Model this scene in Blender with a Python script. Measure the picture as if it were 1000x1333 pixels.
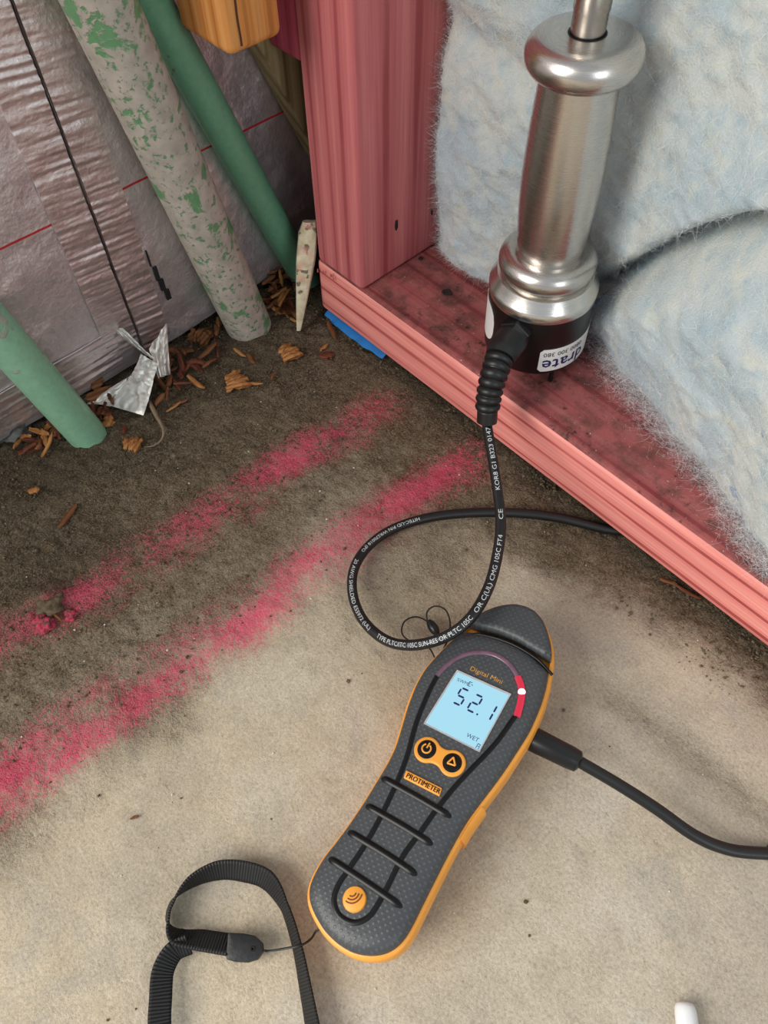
import bpy, bmesh, math, random
import numpy as np
from math import sin, cos, pi, radians, sqrt, exp
from mathutils import Vector, Matrix, noise

for o in list(bpy.data.objects):
    bpy.data.objects.remove(o)
scene = bpy.context.scene
COL = scene.collection
random.seed(7)
RNG = np.random.default_rng(7)

# ------------------------------------------------------------------ camera
H = 0.39            # lens height above the slab, metres
FPX = 978.5         # focal length in pixels of the 1000 x 1333 frame
def cam_rows(p, r, y):
    cp, sp = cos(p), sin(p)
    fwd = np.array([0, cp, -sp]); right = np.array([1., 0, 0]); down = np.cross(fwd, right)
    r2 = cos(r) * right + sin(r) * down
    d2 = -sin(r) * right + cos(r) * down
    Rz = np.array([[cos(y), -sin(y), 0], [sin(y), cos(y), 0], [0, 0, 1]])
    return np.stack([r2, d2, fwd]) @ Rz
RC = cam_rows(radians(57.03), radians(0.63), radians(-47.21))
CAMP = np.array([0, 0, H])
cam_data = bpy.data.cameras.new('camera')
cam_data.sensor_fit = 'HORIZONTAL'; cam_data.sensor_width = 36.0
cam_data.lens = 36.0 * FPX / 1000.0
cam_data.clip_start = 0.01; cam_data.clip_end = 60
cam = bpy.data.objects.new('camera', cam_data); COL.objects.link(cam)
m3 = np.stack([RC[0], -RC[1], -RC[2]], axis=1)
M = Matrix.Identity(4)
for i in range(3):
    for j in range(3): M[i][j] = m3[i, j]
    M[i][3] = CAMP[i]
cam.matrix_world = M
scene.camera = cam

# ------------------------------------------------------------------ sky, lamps, exposure
world = bpy.data.worlds.new('world'); scene.world = world
world.use_nodes = True
bg = world.node_tree.nodes['Background']
bg.inputs['Color'].default_value = (0.86, 0.93, 1.0, 1)
bg.inputs['Strength'].default_value = 0.48

def area(name, loc, target, sx, sy, watts, col):
    l = bpy.data.lights.new(name, 'AREA'); l.shape = 'RECTANGLE'
    l.size = sx; l.size_y = sy; l.energy = watts; l.color = col
    o = bpy.data.objects.new(name, l); COL.objects.link(o)
    o.location = loc
    o.rotation_euler = (Vector(target) - Vector(loc)).to_track_quat('-Z', 'Y').to_euler()
    return o
area('daylight_opening', (-0.75, -1.75, 1.40), (0.0, 0.12, 0.0), 1.7, 1.5, 80, (1.0, 0.955, 0.88))
area('side_opening', (2.0, -0.35, 1.2), (-0.1, 0.2, 0.05), 0.9, 1.3, 12, (0.90, 0.96, 1.0))

scene.view_settings.view_transform = 'Standard'
scene.view_settings.look = 'None'
scene.view_settings.gamma = 1.0
scene.view_settings.use_curve_mapping = False
scene.view_settings.exposure = 0.0

# ------------------------------------------------------------------ helpers
def ray(px, py):
    return RC.T @ np.array([px - 500.0, py - 666.5, FPX])
def at(px, py, val=0.0, plane='z'):
    """point where the sight line through a pixel meets a wall, floor or worktop plane"""
    d = ray(px, py); i = 'xyz'.index(plane)
    return CAMP + d * ((val - CAMP[i]) / d[i])
def lin(c):
    return tuple((v / 12.92 if v <= 0.04045 else ((v + 0.055) / 1.055) ** 2.4) for v in [x / 255.0 for x in c])

def link(name, me, mat=None, parent=None, smooth=True):
    if mat is not None and len(me.materials) == 0: me.materials.append(mat)
    if smooth:
        me.polygons.foreach_set('use_smooth', [True] * len(me.polygons))
    o = bpy.data.objects.new(name, me); COL.objects.link(o)
    if parent is not None: o.parent = parent
    return o
def sharp(me, ang=35):
    me.set_sharp_from_angle(angle=radians(ang))
def mesh(name, verts, faces, off=None):
    v = np.asarray(verts, float)
    if off is not None: v = v - np.asarray(off, float)
    me = bpy.data.meshes.new(name); me.from_pydata(v.tolist(), [], [list(map(int, f)) for f in faces]); me.update()
    return me
def fix_normals(me):
    bm = bmesh.new(); bm.from_mesh(me)
    bmesh.ops.recalc_face_normals(bm, faces=bm.faces); bm.to_mesh(me); bm.free(); me.update()
def obj(name, verts, faces, mat, parent=None, smooth=True, ang=40, off=None):
    me = mesh(name, verts, faces, off)
    fix_normals(me)
    o = link(name, me, mat, parent, smooth)
    if smooth: sharp(me, ang)
    return o
def thing(name, label, cat, loc=(0, 0, 0), rot=None, group=None):
    o = bpy.data.objects.new(name, None); COL.objects.link(o)
    o.empty_display_size = 0.02
    o.location = loc
    if rot is not None: o.rotation_euler = rot
    return tag(o, label, cat, group)
def tag(o, label=None, cat=None, group=None, kind=None):
    if label: o['label'] = label
    if cat: o['category'] = cat
    if group: o['group'] = group
    if kind: o['kind'] = kind
    return o

def catmull(P, n, closed=False):
    P = np.asarray(P, float); k = len(P)
    out = []
    segs = k if closed else k - 1
    for i in range(segs):
        if closed: a, b, c, d = P[(i - 1) % k], P[i], P[(i + 1) % k], P[(i + 2) % k]
        else:
            b, c = P[i], P[i + 1]
            a = P[i - 1] if i > 0 else 2 * b - c
            d = P[i + 2] if i + 2 < k else 2 * c - b
        for t in np.linspace(0, 1, n, endpoint=False):
            out.append(0.5 * (2 * b + (c - a) * t + (2 * a - 5 * b + 4 * c - d) * t * t + (3 * b - a - 3 * c + d) * t ** 3))
    if not closed: out.append(P[-1])
    return np.array(out)
def resample(P, n, closed=False):
    P = np.asarray(P, float)
    Q = np.vstack([P, P[:1]]) if closed else P
    s = np.concatenate([[0], np.cumsum(np.linalg.norm(np.diff(Q, axis=0), axis=1))])
    t = np.linspace(0, s[-1], n, endpoint=not closed)
    return np.stack([np.interp(t, s, Q[:, i]) for i in range(Q.shape[1])], axis=1)
def frames(P, up=(0, 0, 1)):
    P = np.asarray(P, float)
    T = np.gradient(P, axis=0); T /= np.linalg.norm(T, axis=1)[:, None] + 1e-12
    U = np.asarray(up, float)
    N = np.zeros_like(P)
    n = U - T[0] * (U @ T[0])
    if np.linalg.norm(n) < 1e-4: n = np.cross(T[0], [1, 0.3, 0.2])
    n /= np.linalg.norm(n); N[0] = n
    for i in range(1, len(P)):
        n = N[i - 1] - T[i] * (N[i - 1] @ T[i]); n /= np.linalg.norm(n) + 1e-12
        N[i] = n
    return T, N, np.cross(T, N)
def tube(P, r, n=12, cap=True, flat=1.0):
    P = np.asarray(P, float); T, N, B = frames(P)
    R = np.full(len(P), r) if np.isscalar(r) else np.asarray(r)
    a = np.linspace(0, 2 * pi, n, endpoint=False)
    V = []; F = []
    for i in range(len(P)):
        for t in a: V.append(P[i] + R[i] * (cos(t) * N[i] * flat + sin(t) * B[i]))
    for i in range(len(P) - 1):
        for j in range(n):
            k = (j + 1) % n
            F.append((i * n + j, i * n + k, (i + 1) * n + k, (i + 1) * n + j))
    if cap:
        F.append(tuple(range(n))[::-1]); F.append(tuple((len(P) - 1) * n + j for j in range(n)))
    return V, F
def lathe(profile, n=64, cap0=True, cap1=True):
    """(radius, height) pairs turned about z"""
    V = []; F = []
    for r, z in profile:
        for j in range(n):
            t = 2 * pi * j / n; V.append((r * cos(t), r * sin(t), z))
    for i in range(len(profile) - 1):
        for j in range(n):
            k = (j + 1) % n
            F.append((i * n + j, i * n + k, (i + 1) * n + k, (i + 1) * n + j))
    if cap0: F.append(tuple(range(n))[::-1])
    if cap1: F.append(tuple((len(profile) - 1) * n + j for j in range(n)))
    return V, F
def join(*parts):
    V = []; F = []
    for v, f in parts:
        o = len(V); V += [tuple(p) for p in v]; F += [tuple(i + o for i in q) for q in f]
    return V, F
def box(lo, hi):
    x0, y0, z0 = lo; x1, y1, z1 = hi
    V = [(x0, y0, z0), (x1, y0, z0), (x1, y1, z0), (x0, y1, z0), (x0, y0, z1), (x1, y0, z1), (x1, y1, z1), (x0, y1, z1)]
    return V, [(0, 3, 2, 1), (4, 5, 6, 7), (0, 1, 5, 4), (1, 2, 6, 5), (2, 3, 7, 6), (3, 0, 4, 7)]
def bevelled(name, V, F, w, seg, mat, parent=None, off=None):
    me = mesh(name, V, F, off)
    bm = bmesh.new(); bm.from_mesh(me)
    bmesh.ops.recalc_face_normals(bm, faces=bm.faces)
    bmesh.ops.bevel(bm, geom=list(bm.edges), offset=w, segments=seg, profile=0.5, affect='EDGES')
    bm.to_mesh(me); bm.free()
    o = link(name, me, mat, parent, True); sharp(me, 50)
    return o
def grid(P):
    """faces of an (a, b) lattice of points"""
    a, b = P.shape[:2]
    I = np.arange(a * b).reshape(a, b)
    F = np.stack([I[:-1, :-1], I[1:, :-1], I[1:, 1:], I[:-1, 1:]], axis=-1).reshape(-1, 4)
    return P.reshape(-1, 3), F
def sheet(P, thick):
    """a lattice given real thickness, closed round the edge"""
    a, b = P.shape[:2]
    du = np.gradient(P, axis=0); dv = np.gradient(P, axis=1)
    n = np.cross(du, dv); n /= np.linalg.norm(n, axis=2)[..., None] + 1e-12
    Q = P - n * thick
    V = np.concatenate([P.reshape(-1, 3), Q.reshape(-1, 3)])
    I = np.arange(a * b).reshape(a, b); N = a * b
    F = []
    for i in range(a - 1):
        for j in range(b - 1):
            q = (I[i, j], I[i + 1, j], I[i + 1, j + 1], I[i, j + 1])
            F.append(q); F.append(tuple(x + N for x in q[::-1]))
    rim = list(I[:, 0]) + list(I[-1, 1:]) + list(I[-2::-1, -1]) + list(I[0, -2:0:-1])
    for i in range(len(rim)):
        k = (i + 1) % len(rim); F.append((rim[i], rim[i] + N, rim[k] + N, rim[k]))
    return V, F
def vnoise2(x, y, seed=0):
    """smooth value noise on arrays, 0..1"""
    xi = np.floor(x).astype(np.int64); yi = np.floor(y).astype(np.int64)
    fx = x - xi; fy = y - yi
    fx = fx * fx * (3 - 2 * fx); fy = fy * fy * (3 - 2 * fy)
    def h(a, b):
        n = (a * 374761393 + b * 668265263 + seed * 974711) & 0xffffffff
        n = ((n ^ (n >> 13)) * 1274126177) & 0xffffffff
        return ((n ^ (n >> 16)) & 0xffff) / 65535.0
    return (h(xi, yi) * (1 - fx) + h(xi + 1, yi) * fx) * (1 - fy) + (h(xi, yi + 1) * (1 - fx) + h(xi + 1, yi + 1) * fx) * fy
def fbm2(x, y, o=4, seed=0):
    s = 0; a = 0.5; t = 0
    for i in range(o):
        s = s + a * vnoise2(x * 2 ** i, y * 2 ** i, seed + i); t += a; a *= 0.5
    return s / t
def sstep(a, b, x):
    t = np.clip((x - a) / (b - a), 0, 1); return t * t * (3 - 2 * t)

# ------------------------------------------------------------------ materials
class NT:
    def __init__(s, name):
        s.m = bpy.data.materials.new(name); s.m.use_nodes = True
        s.t = s.m.node_tree; s.b = s.t.nodes['Principled BSDF']; s._tc = None
    def n(s, typ, **kw):
        x = s.t.nodes.new(typ)
        for k, v in kw.items():
            if k.startswith('i_'): x.inputs[k[2:].replace('_', ' ')].default_value = v
            else: setattr(x, k, v)
        return x
    def l(s, a, b): s.t.links.new(a, b)
    def coord(s, scale=(1, 1, 1), rot=(0, 0, 0), kind='Object'):
        if s._tc is None: s._tc = s.n('ShaderNodeTexCoord')
        mp = s.n('ShaderNodeMapping'); mp.inputs['Scale'].default_value = scale; mp.inputs['Rotation'].default_value = rot
        s.l(s._tc.outputs[kind], mp.inputs['Vector']); return mp.outputs['Vector']
    def noise(s, scale, detail=4, vec=None, rough=0.55, dist=0.0):
        x = s.n('ShaderNodeTexNoise'); x.inputs['Scale'].default_value = scale; x.inputs['Detail'].default_value = detail
        x.inputs['Roughness'].default_value = rough; x.inputs['Distortion'].default_value = dist
        s.l(vec if vec is not None else s.coord(), x.inputs['Vector']); return x.outputs['Fac']
    def ramp(s, fac, stops, interp='LINEAR'):
        x = s.n('ShaderNodeValToRGB'); x.color_ramp.interpolation = interp
        e = x.color_ramp.elements
        while len(e) < len(stops): e.new(0.5)
        for q, (p, c) in zip(e, stops):
            q.position = p; q.color = (*c, 1) if len(c) == 3 else c
        s.l(fac, x.inputs['Fac']); return x.outputs['Color']
    def mix(s, fac, a, b, mode='MIX'):
        x = s.n('ShaderNodeMix', data_type='RGBA', blend_type=mode)
        for sock, v in ((x.inputs['Factor'], fac), (x.inputs[6], a), (x.inputs[7], b)):
            if hasattr(v, 'links'): s.l(v, sock)
            else: sock.default_value = v if not isinstance(v, tuple) or len(v) == 4 else (*v, 1)
        return x.outputs[2]
    def math(s, op, a, b=0.0, clamp=False):
        x = s.n('ShaderNodeMath', operation=op, use_clamp=clamp)
        for sock, v in ((x.inputs[0], a), (x.inputs[1], b)):
            if hasattr(v, 'links'): s.l(v, sock)
            else: sock.default_value = v
        return x.outputs[0]
    def attr(s, name):
        x = s.n('ShaderNodeAttribute'); x.attribute_name = name; return x.outputs['Fac']
    def bump(s, hgt, strength=0.4, dist=0.001, prev=None):
        x = s.n('ShaderNodeBump'); x.inputs['Strength'].default_value = strength; x.inputs['Distance'].default_value = dist
        s.l(hgt, x.inputs['Height'])
        if prev is not None: s.l(prev, x.inputs['Normal'])
        s.l(x.outputs['Normal'], s.b.inputs['Normal']); return x.outputs['Normal']
    def set(s, **kw):
        for k, v in kw.items():
            k = k.replace('_', ' ')
            if hasattr(v, 'links'): s.l(v, s.b.inputs[k])
            else: s.b.inputs[k].default_value = (*v, 1) if isinstance(v, tuple) and len(v) == 3 else v
        return s
G1 = (1, 1, 1); G0 = (0, 0, 0)

def plain(name, col, rough=0.5, metal=0.0, spec=0.5, var=0.12, scale=300, bump=0.0):
    t = NT(name)
    c = lin(col); d = tuple(x * (1 - var) for x in c); e = tuple(min(1, x * (1 + var)) for x in c)
    f = t.noise(scale, 3)
    t.set(Base_Color=t.ramp(f, [(0.3, d), (0.7, e)]), Roughness=rough, Metallic=metal)
    t.b.inputs['Specular IOR Level'].default_value = spec
    if bump: t.bump(f, bump, 0.0006)
    return t.m
def emit(name, col, strength):
    t = NT(name)
    t.set(Base_Color=(0.02, 0.02, 0.02), Emission_Color=lin(col), Emission_Strength=strength, Roughness=0.3)
    return t.m

def wood(name, axis, pale, mid, dark, ring=38.0, centre=40, dust=None, rough=0.7, vein=1.0, soft=False):
    """growth rings run along the named axis of the board"""
    t = NT(name)
    sc = [1, 1, 1]; sc['xyz'.index(axis)] = 0.05
    v = t.coord(tuple(sc))
    mp = t.n('ShaderNodeMapping'); t.l(v, mp.inputs['Vector'])
    mp.inputs['Rotation'].default_value = {'x': (radians(centre), 0, 0), 'y': (0, radians(centre), 0), 'z': (0, 0, radians(centre))}[axis]
    w = t.n('ShaderNodeTexWave', wave_type='BANDS', wave_profile='SIN'); w.bands_direction = {'x': 'Z', 'y': 'Z', 'z': 'X'}[axis]
    w.inputs['Scale'].default_value = ring; w.inputs['Distortion'].default_value = 1.7
    w.inputs['Detail'].default_value = 3; w.inputs['Detail Scale'].default_value = 1.6
    t.l(mp.outputs['Vector'], w.inputs['Vector'])
    sg = [420, 420, 420]; sg['xyz'.index(axis)] = 9
    g = t.noise(1.0, 5, t.coord(tuple(sg)), 0.65)
    big = t.noise(14, 3)
    sl = [26, 26, 26]; sl['xyz'.index(axis)] = 3
    wf = t.math('MULTIPLY', w.outputs['Fac'], t.ramp(t.noise(1.0, 3, t.coord(tuple(sl))), [(0.36, (0.88,) * 3), (0.56, G1)]))
    dk = tuple(a + (b - a) * vein for a, b in zip(lin(mid), lin(dark)))
    if soft: base = t.ramp(wf, [(0.0, lin(pale)), (0.6, lin(mid)), (0.84, lin(mid)), (0.97, dk)])
    else: base = t.ramp(wf, [(0.0, lin(pale)), (0.70, lin(mid)), (0.885, lin(mid)), (0.94, dk)])
    base = t.mix(t.ramp(g, [(0.38, G0), (0.68, (0.5, 0.5, 0.5))]), base, lin(dark))
    base = t.mix(t.ramp(big, [(0.35, G0), (0.7, (0.35, 0.35, 0.35))]), base, lin(mid))
    if dust:
        col, zmin, amt = dust                   # darker red upper face with dust and mould settled on it
        sx = t.n('ShaderNodeSeparateXYZ'); t.l(t.coord(), sx.inputs[0])
        up = t.math('GREATER_THAN', sx.outputs['Z'], zmin)
        d1 = t.ramp(t.noise(60, 6, None, 0.7), [(0.42, G0), (0.66, (amt,) * 3)])
        base = t.mix(up, base, t.mix(0.72, base, lin((118, 50, 56))))
        base = t.mix(t.math('MULTIPLY', up, d1), base, lin(col))
        d2 = t.ramp(t.noise(260, 5, None, 0.65), [(0.56, G0), (0.66, (0.85,) * 3)])
        d2 = t.math('MULTIPLY', d2, t.ramp(t.noise(38, 3), [(0.42, G0), (0.62, G1)]))
        base = t.mix(t.math('MULTIPLY', up, d2), base, lin((40, 32, 28)))
        d3 = t.ramp(t.noise(700, 2, None, 0.5), [(0.735, G0), (0.76, G1)])
        base = t.mix(t.math('MULTIPLY', up, d3), base, lin((214, 206, 204)))  # pale specks painted in as the glitter of stray fibres
    t.set(Base_Color=base, Roughness=rough)
    t.b.inputs['Specular IOR Level'].default_value = 0.25
    nb = t.bump(w.outputs['Fac'], 0.05 if soft else 0.12, 0.0005)
    t.bump(g, 0.35, 0.0005, nb)
    return t.m

M_PLATE = wood('pink_plate_wood', 'x', (250, 168, 157), (240, 146, 138), (160, 70, 68), 29, 38, ((70, 52, 46), 0.0425, 0.8))
M_STUD = wood('pink_stud_wood', 'z', (216, 132, 130), (200, 112, 114), (152, 68, 72), 27, 28, vein=0.9, soft=True)
M_PINK = wood('deep_pink_wood', 'z', (200, 90, 110), (184, 76, 98), (140, 50, 68), 30, 30, soft=True)
M_ORANGE = wood('orange_wood', 'z', (228, 164, 98), (212, 140, 74), (160, 98, 46), 40, 35, vein=0.7, soft=True)
M_OLIVE = wood('greenish_wood', 'z', (172, 154, 116), (150, 132, 96), (110, 96, 66), 36, 50, soft=True)
def stake_mat():
    t = NT('weathered_white_wood'); v = t.coord()
    c = t.ramp(t.noise(160, 5, v), [(0.3, lin((178, 164, 132))), (0.7, lin((218, 208, 182)))])
    c = t.mix(t.ramp(t.noise(120, 3, v), [(0.6, G0), (0.64, (0.85,) * 3)]), c, lin((84, 72, 52)))
    c = t.mix(t.ramp(t.noise(90, 3, t.coord((1, 1, 1.0))), [(0.56, G0), (0.68, (0.5,) * 3)]), c, lin((214, 150, 140)))
    t.set(Base_Color=c, Roughness=0.85); t.bump(t.noise(300, 4, v), 0.5, 0.0006); return t.m
M_STAKE = stake_mat()
M_CHIP = wood('chip_wood', 'x', (186, 136, 82), (160, 106, 58), (112, 68, 34), 120)
M_CHIPD = wood('dark_chip_wood', 'x', (128, 84, 50), (104, 64, 36), (64, 38, 22), 120)
M_ROT = wood('red_chip_wood', 'x', (120, 66, 44), (96, 50, 34), (58, 30, 20), 120)
M_BLACK = plain('black_plastic', (20, 20, 21), 0.32, var=0.1)
M_BASE = plain('black_anodised', (17, 14, 14), 0.30, var=0.1)
M_RUBBER = plain('black_rubber', (22, 22, 23), 0.42, var=0.1)
M_HOLE = plain('dark_hole', (38, 26, 22), 0.9, var=0.5)
M_LABEL = plain('white_label', (232, 232, 230), 0.45, var=0.02)
M_NAVY = plain('navy_ink', (28, 34, 92), 0.5)
M_INK = plain('black_ink', (26, 26, 28), 0.6)
M_PRINT = plain('white_print', (205, 208, 210), 0.6, var=0.15, scale=900)
M_BLUE = plain('blue_damp_course', (36, 118, 190), 0.45, var=0.15, scale=120)
M_WHITE = plain('white_plastic', (222, 224, 226), 0.35, var=0.02)
M_SILVER = plain('silver_metal', (190, 186, 178), 0.25, 1.0)
M_STRAND = plain('bleached_root', (128, 110, 88), 0.8, var=0.25, scale=200)

def steel(name, col, rough, ax=None):
    t = NT(name)
    g = t.noise(1.0, 3, t.coord((40, 40, 7000)), 0.6)
    t.set(Base_Color=lin(col), Metallic=1.0, Roughness=t.ramp(g, [(0.3, (rough * 0.8,) * 3), (0.7, (rough * 1.25,) * 3)]))
    t.bump(g, 0.02, 0.0001)
    return t.m
M_STEEL = steel('brushed_steel', (206, 200, 194), 0.27)
M_ALU = steel('turned_aluminium', (226, 222, 216), 0.24)
M_SHAFT = steel('ground_steel', (205, 198, 190), 0.22)

def foil(name, col, rough, crumple, lines=False):
    t = NT(name)
    v = t.coord()
    f1 = t.noise(70, 5, v, 0.55); f2 = t.noise(420, 4, v, 0.6)
    c = t.ramp(t.noise(30, 4, v), [(0.3, tuple(x * 0.82 for x in lin(col))), (0.7, lin(col))])
    speck = t.ramp(t.noise(620, 4, v, 0.7), [(0.62, G0), (0.67, (0.9,) * 3)])
    speck = t.math('MULTIPLY', speck, t.ramp(t.noise(34, 3, v), [(0.42, G0), (0.6, G1)]))
    spk = speck
    c = t.mix(speck, c, lin((235, 230, 226)))
    if lines:
        sx = t.n('ShaderNodeSeparateXYZ'); t.l(v, sx.inputs[0])
        d = t.math('ABSOLUTE', t.math('SUBTRACT', sx.outputs['Z'], 0.1247))
        c = t.mix(t.math('LESS_THAN', d, 0.0007), c, lin((178, 40, 46)))
        met = t.math('MULTIPLY', 0.82, t.math('SUBTRACT', 1.0, t.math('LESS_THAN', d, 0.0007)))
        t.set(Metallic=met)
    else: t.set(Metallic=0.86)
    t.set(Base_Color=c, Roughness=t.ramp(f2, [(0.3, (rough,) * 3), (0.7, (rough + 0.18,) * 3)]))
    nb = t.bump(f1, crumple, 0.004)
    t.bump(f2, crumple * 0.6, 0.0008, nb)
    return t.m
M_FOIL = foil('foil_facing', (234, 226, 228), 0.33, 0.45, True)
M_TAPE = foil('foil_tape', (236, 224, 224), 0.28, 0.35)
M_SCRAP = foil('foil_scrap', (238, 236, 228), 0.42, 0.25)

def pipe_mat(name, green, splash, amt):
    t = NT(name)
    v = t.coord()
    n1 = t.noise(46, 6, v, 0.62, 0.4); n2 = t.noise(260, 4, v, 0.6)
    c = t.ramp(n2, [(0.3, tuple(x * 0.82 for x in lin(green))), (0.7, lin(green))])
    mask = t.ramp(n1, [(amt, G0), (amt + 0.035, G1)])
    sp = t.ramp(t.noise(120, 5, v), [(0.3, tuple(x * 0.7 for x in lin(splash))), (0.7, lin(splash))])
    fine = t.ramp(n2, [(0.36, G0), (0.44, G1)])
    mask = t.math('MULTIPLY', mask, fine)
    c = t.mix(mask, c, sp)
    t.set(Base_Color=c, Roughness=t.ramp(mask, [(0, (0.36,) * 3), (1, (0.85,) * 3)]))
    nb = t.bump(mask, 0.5, 0.0008)
    t.bump(n2, 0.12, 0.0006, nb)
    return t.m
M_PIPE_DIRTY = pipe_mat('splashed_green_plastic', (104, 152, 108), (186, 176, 164), 0.41)
M_PIPE_A = pipe_mat('green_plastic', (112, 168, 134), (120, 118, 96), 0.66)
M_PIPE_B = pipe_mat('pale_green_plastic', (140, 188, 156), (168, 170, 156), 0.60)

def floor_mat():
    t = NT('slab_concrete')
    v = t.coord()
    dirt = t.attr('dirt'); chalk = t.attr('chalk'); damp = t.attr('damp')
    n1 = t.noise(11, 6, v, 0.6); n2 = t.noise(60, 6, v, 0.6); n3 = t.noise(420, 5, v, 0.65); n4 = t.noise(1100, 3, v, 0.6)
    con = t.ramp(n1, [(0.30, lin((172, 160, 143))), (0.5, lin((197, 183, 160))), (0.72, lin((208, 199, 183)))])
    con = t.mix(t.ramp(t.noise(26, 5, v, 0.65, 0.6), [(0.54, G0), (0.72, (0.6,) * 3)]), con, lin((158, 154, 146)))
    con = t.mix(t.ramp(n2, [(0.36, (0.4,) * 3), (0.54, G0)]), con, lin((160, 146, 124)))
    con = t.mix(t.ramp(n3, [(0.30, (0.4,) * 3), (0.5, G0)]), con, lin((140, 126, 106)))
    con = t.mix(t.ramp(n4, [(0.26, (0.5,) * 3), (0.42, G0)]), con, lin((118, 104, 86)))
    soil = t.mix(0.5, t.ramp(n3, [(0.28, lin((58, 49, 38))), (0.5, lin((104, 90, 72))), (0.72, lin((146, 128, 104)))]), t.ramp(n4, [(0.28, lin((50, 42, 33))), (0.5, lin((108, 94, 76))), (0.72, lin((166, 148, 122)))]))
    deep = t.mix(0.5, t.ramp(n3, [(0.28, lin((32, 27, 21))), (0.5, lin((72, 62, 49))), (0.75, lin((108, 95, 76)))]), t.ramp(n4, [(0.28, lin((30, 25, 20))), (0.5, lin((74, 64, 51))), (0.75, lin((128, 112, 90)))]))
    n5 = t.noise(640, 4, v, 0.7)
    gr = t.ramp(n5, [(0.30, (0.40,) * 3), (0.5, (1.0,) * 3), (0.70, (1.55,) * 3)])
    soil = t.mix(1.0, soil, gr, 'MULTIPLY'); deep = t.mix(1.0, deep, gr, 'MULTIPLY')
    con = t.mix(0.35, con, t.mix(1.0, con, gr, 'MULTIPLY'))
    con = t.mix(t.math('MULTIPLY', 0.75, t.attr('cement')), con, t.mix(1.0, con, (0.95, 1.0, 1.09, 1), 'MULTIPLY'))
    f = t.math('ADD', dirt, t.math('MULTIPLY', t.math('SUBTRACT', n2, 0.5), 0.9))
    f = t.math('ADD', f, t.math('MULTIPLY', t.math('SUBTRACT', n3, 0.5), 0.9), True)
    c = t.mix(f, con, soil)
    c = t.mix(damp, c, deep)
    k = t.math('ADD', chalk, t.math('MULTIPLY', t.math('SUBTRACT', n3, 0.5), 1.7))
    k = t.math('ADD', k, t.math('MULTIPLY', t.math('SUBTRACT', n4, 0.5), 1.9))
    k = t.math('ADD', k, t.math('MULTIPLY', t.math('SUBTRACT', n2, 0.5), 0.7))
    k = t.math('MULTIPLY', t.ramp(k, [(0.22, G0), (0.95, (0.88,) * 3)]), t.ramp(chalk, [(0.02, G0), (0.25, G1)]))
    c = t.mix(k, c, t.ramp(n4, [(0.3, lin((200, 62, 94))), (0.7, lin((228, 98, 124)))]))
    t.set(Base_Color=c, Roughness=0.92)
    t.b.inputs['Specular IOR Level'].default_value = 0.15
    h = t.math('ADD', t.math('ADD', n3, t.math('MULTIPLY', n4, 0.6)), n5)
    st = t.math('ADD', 0.24, t.math('MULTIPLY', f, 0.66))
    x = t.n('ShaderNodeBump'); x.inputs['Distance'].default_value = 0.0022; t.l(st, x.inputs['Strength']); t.l(h, x.inputs['Height'])
    t.l(x.outputs['Normal'], t.b.inputs['Normal'])
    return t.m
M_FLOOR = floor_mat()
M_CRUMB = plain('soil_crumb', (98, 85, 68), 0.95, spec=0.1, var=0.45, scale=260)
M_GRIT = plain('pale_grit', (206, 200, 188), 0.8, var=0.15)
def pink_soil():
    t = NT('pink_dusted_soil')
    t.set(Base_Color=t.ramp(t.noise(420, 4, None, 0.7), [(0.40, lin((74, 60, 48))), (0.56, lin((190, 62, 88)))]), Roughness=0.95)
    t.bump(t.noise(700, 4), 0.7, 0.001); return t.m
M_CRUMBP = pink_soil()

def wool():
    t = NT('blue_polyester_wool')
    v = t.coord()
    n1 = t.noise(16, 5, v, 0.6, 0.4); n2 = t.noise(90, 5, v, 0.65); n3 = t.noise(900, 3, v, 0.6)
    c = t.ramp(n1, [(0.30, lin((170, 188, 198))), (0.48, lin((188, 200, 205))), (0.6, lin((206, 210, 206))), (0.75, lin((174, 194, 204)))])
    c = t.mix(t.ramp(n2, [(0.50, G0), (0.72, (0.6,) * 3)]), c, lin((152, 182, 198)))
    c = t.mix(t.ramp(t.noise(70, 4, v), [(0.54, G0), (0.70, (0.6,) * 3)]), c, lin((214, 216, 202)))
    c = t.mix(t.ramp(t.noise(46, 2, v), [(0.70, G0), (0.74, (0.5,) * 3)]), c, lin((96, 118, 176)))
    t.set(Base_Color=c, Roughness=1.0)
    t.b.inputs['Specular IOR Level'].default_value = 0.05
    t.b.inputs['Subsurface Weight'].default_value = 0.15
    t.b.inputs['Subsurface Radius'].default_value = (0.01, 0.01, 0.01)
    t.b.inputs['Subsurface Scale'].default_value = 0.4
    nb = t.bump(n2, 0.3, 0.003)
    t.bump(n3, 0.6, 0.0012, nb)
    return t.m
M_WOOL = wool()
M_FIBRE = plain('polyester_fibre', (232, 236, 238), 0.9, spec=0.1, var=0.08, scale=60)

def meter_grey():
    t = NT('textured_grey_plastic')
    v = t.coord((1, 1, 0), (0, 0, radians(45)))
    ck = t.n('ShaderNodeTexVoronoi', feature='F1'); ck.inputs['Scale'].default_value = 430; ck.inputs['Randomness'].default_value = 0.0
    t.l(v, ck.inputs['Vector'])
    dots = t.ramp(ck.outputs['Distance'], [(0.14, G1), (0.32, G0)])
    c = t.mix(dots, lin((66, 69, 72)), lin((78, 81, 84)))
    t.set(Base_Color=c, Roughness=0.46)
    t.bump(dots, 0.30, 0.0005)
    return t.m
M_GREY = meter_grey()
M_GREYS = plain('smooth_grey_plastic', (58, 62, 66), 0.4, var=0.05)
M_AMBER = plain('amber_plastic', (238, 160, 62), 0.42, var=0.06, scale=80)
M_AMBERD = plain('amber_print', (206, 150, 70), 0.45)
M_GROOVE = plain('gloss_black_groove', (9, 9, 10), 0.38, spec=0.35, var=0.1)
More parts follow.
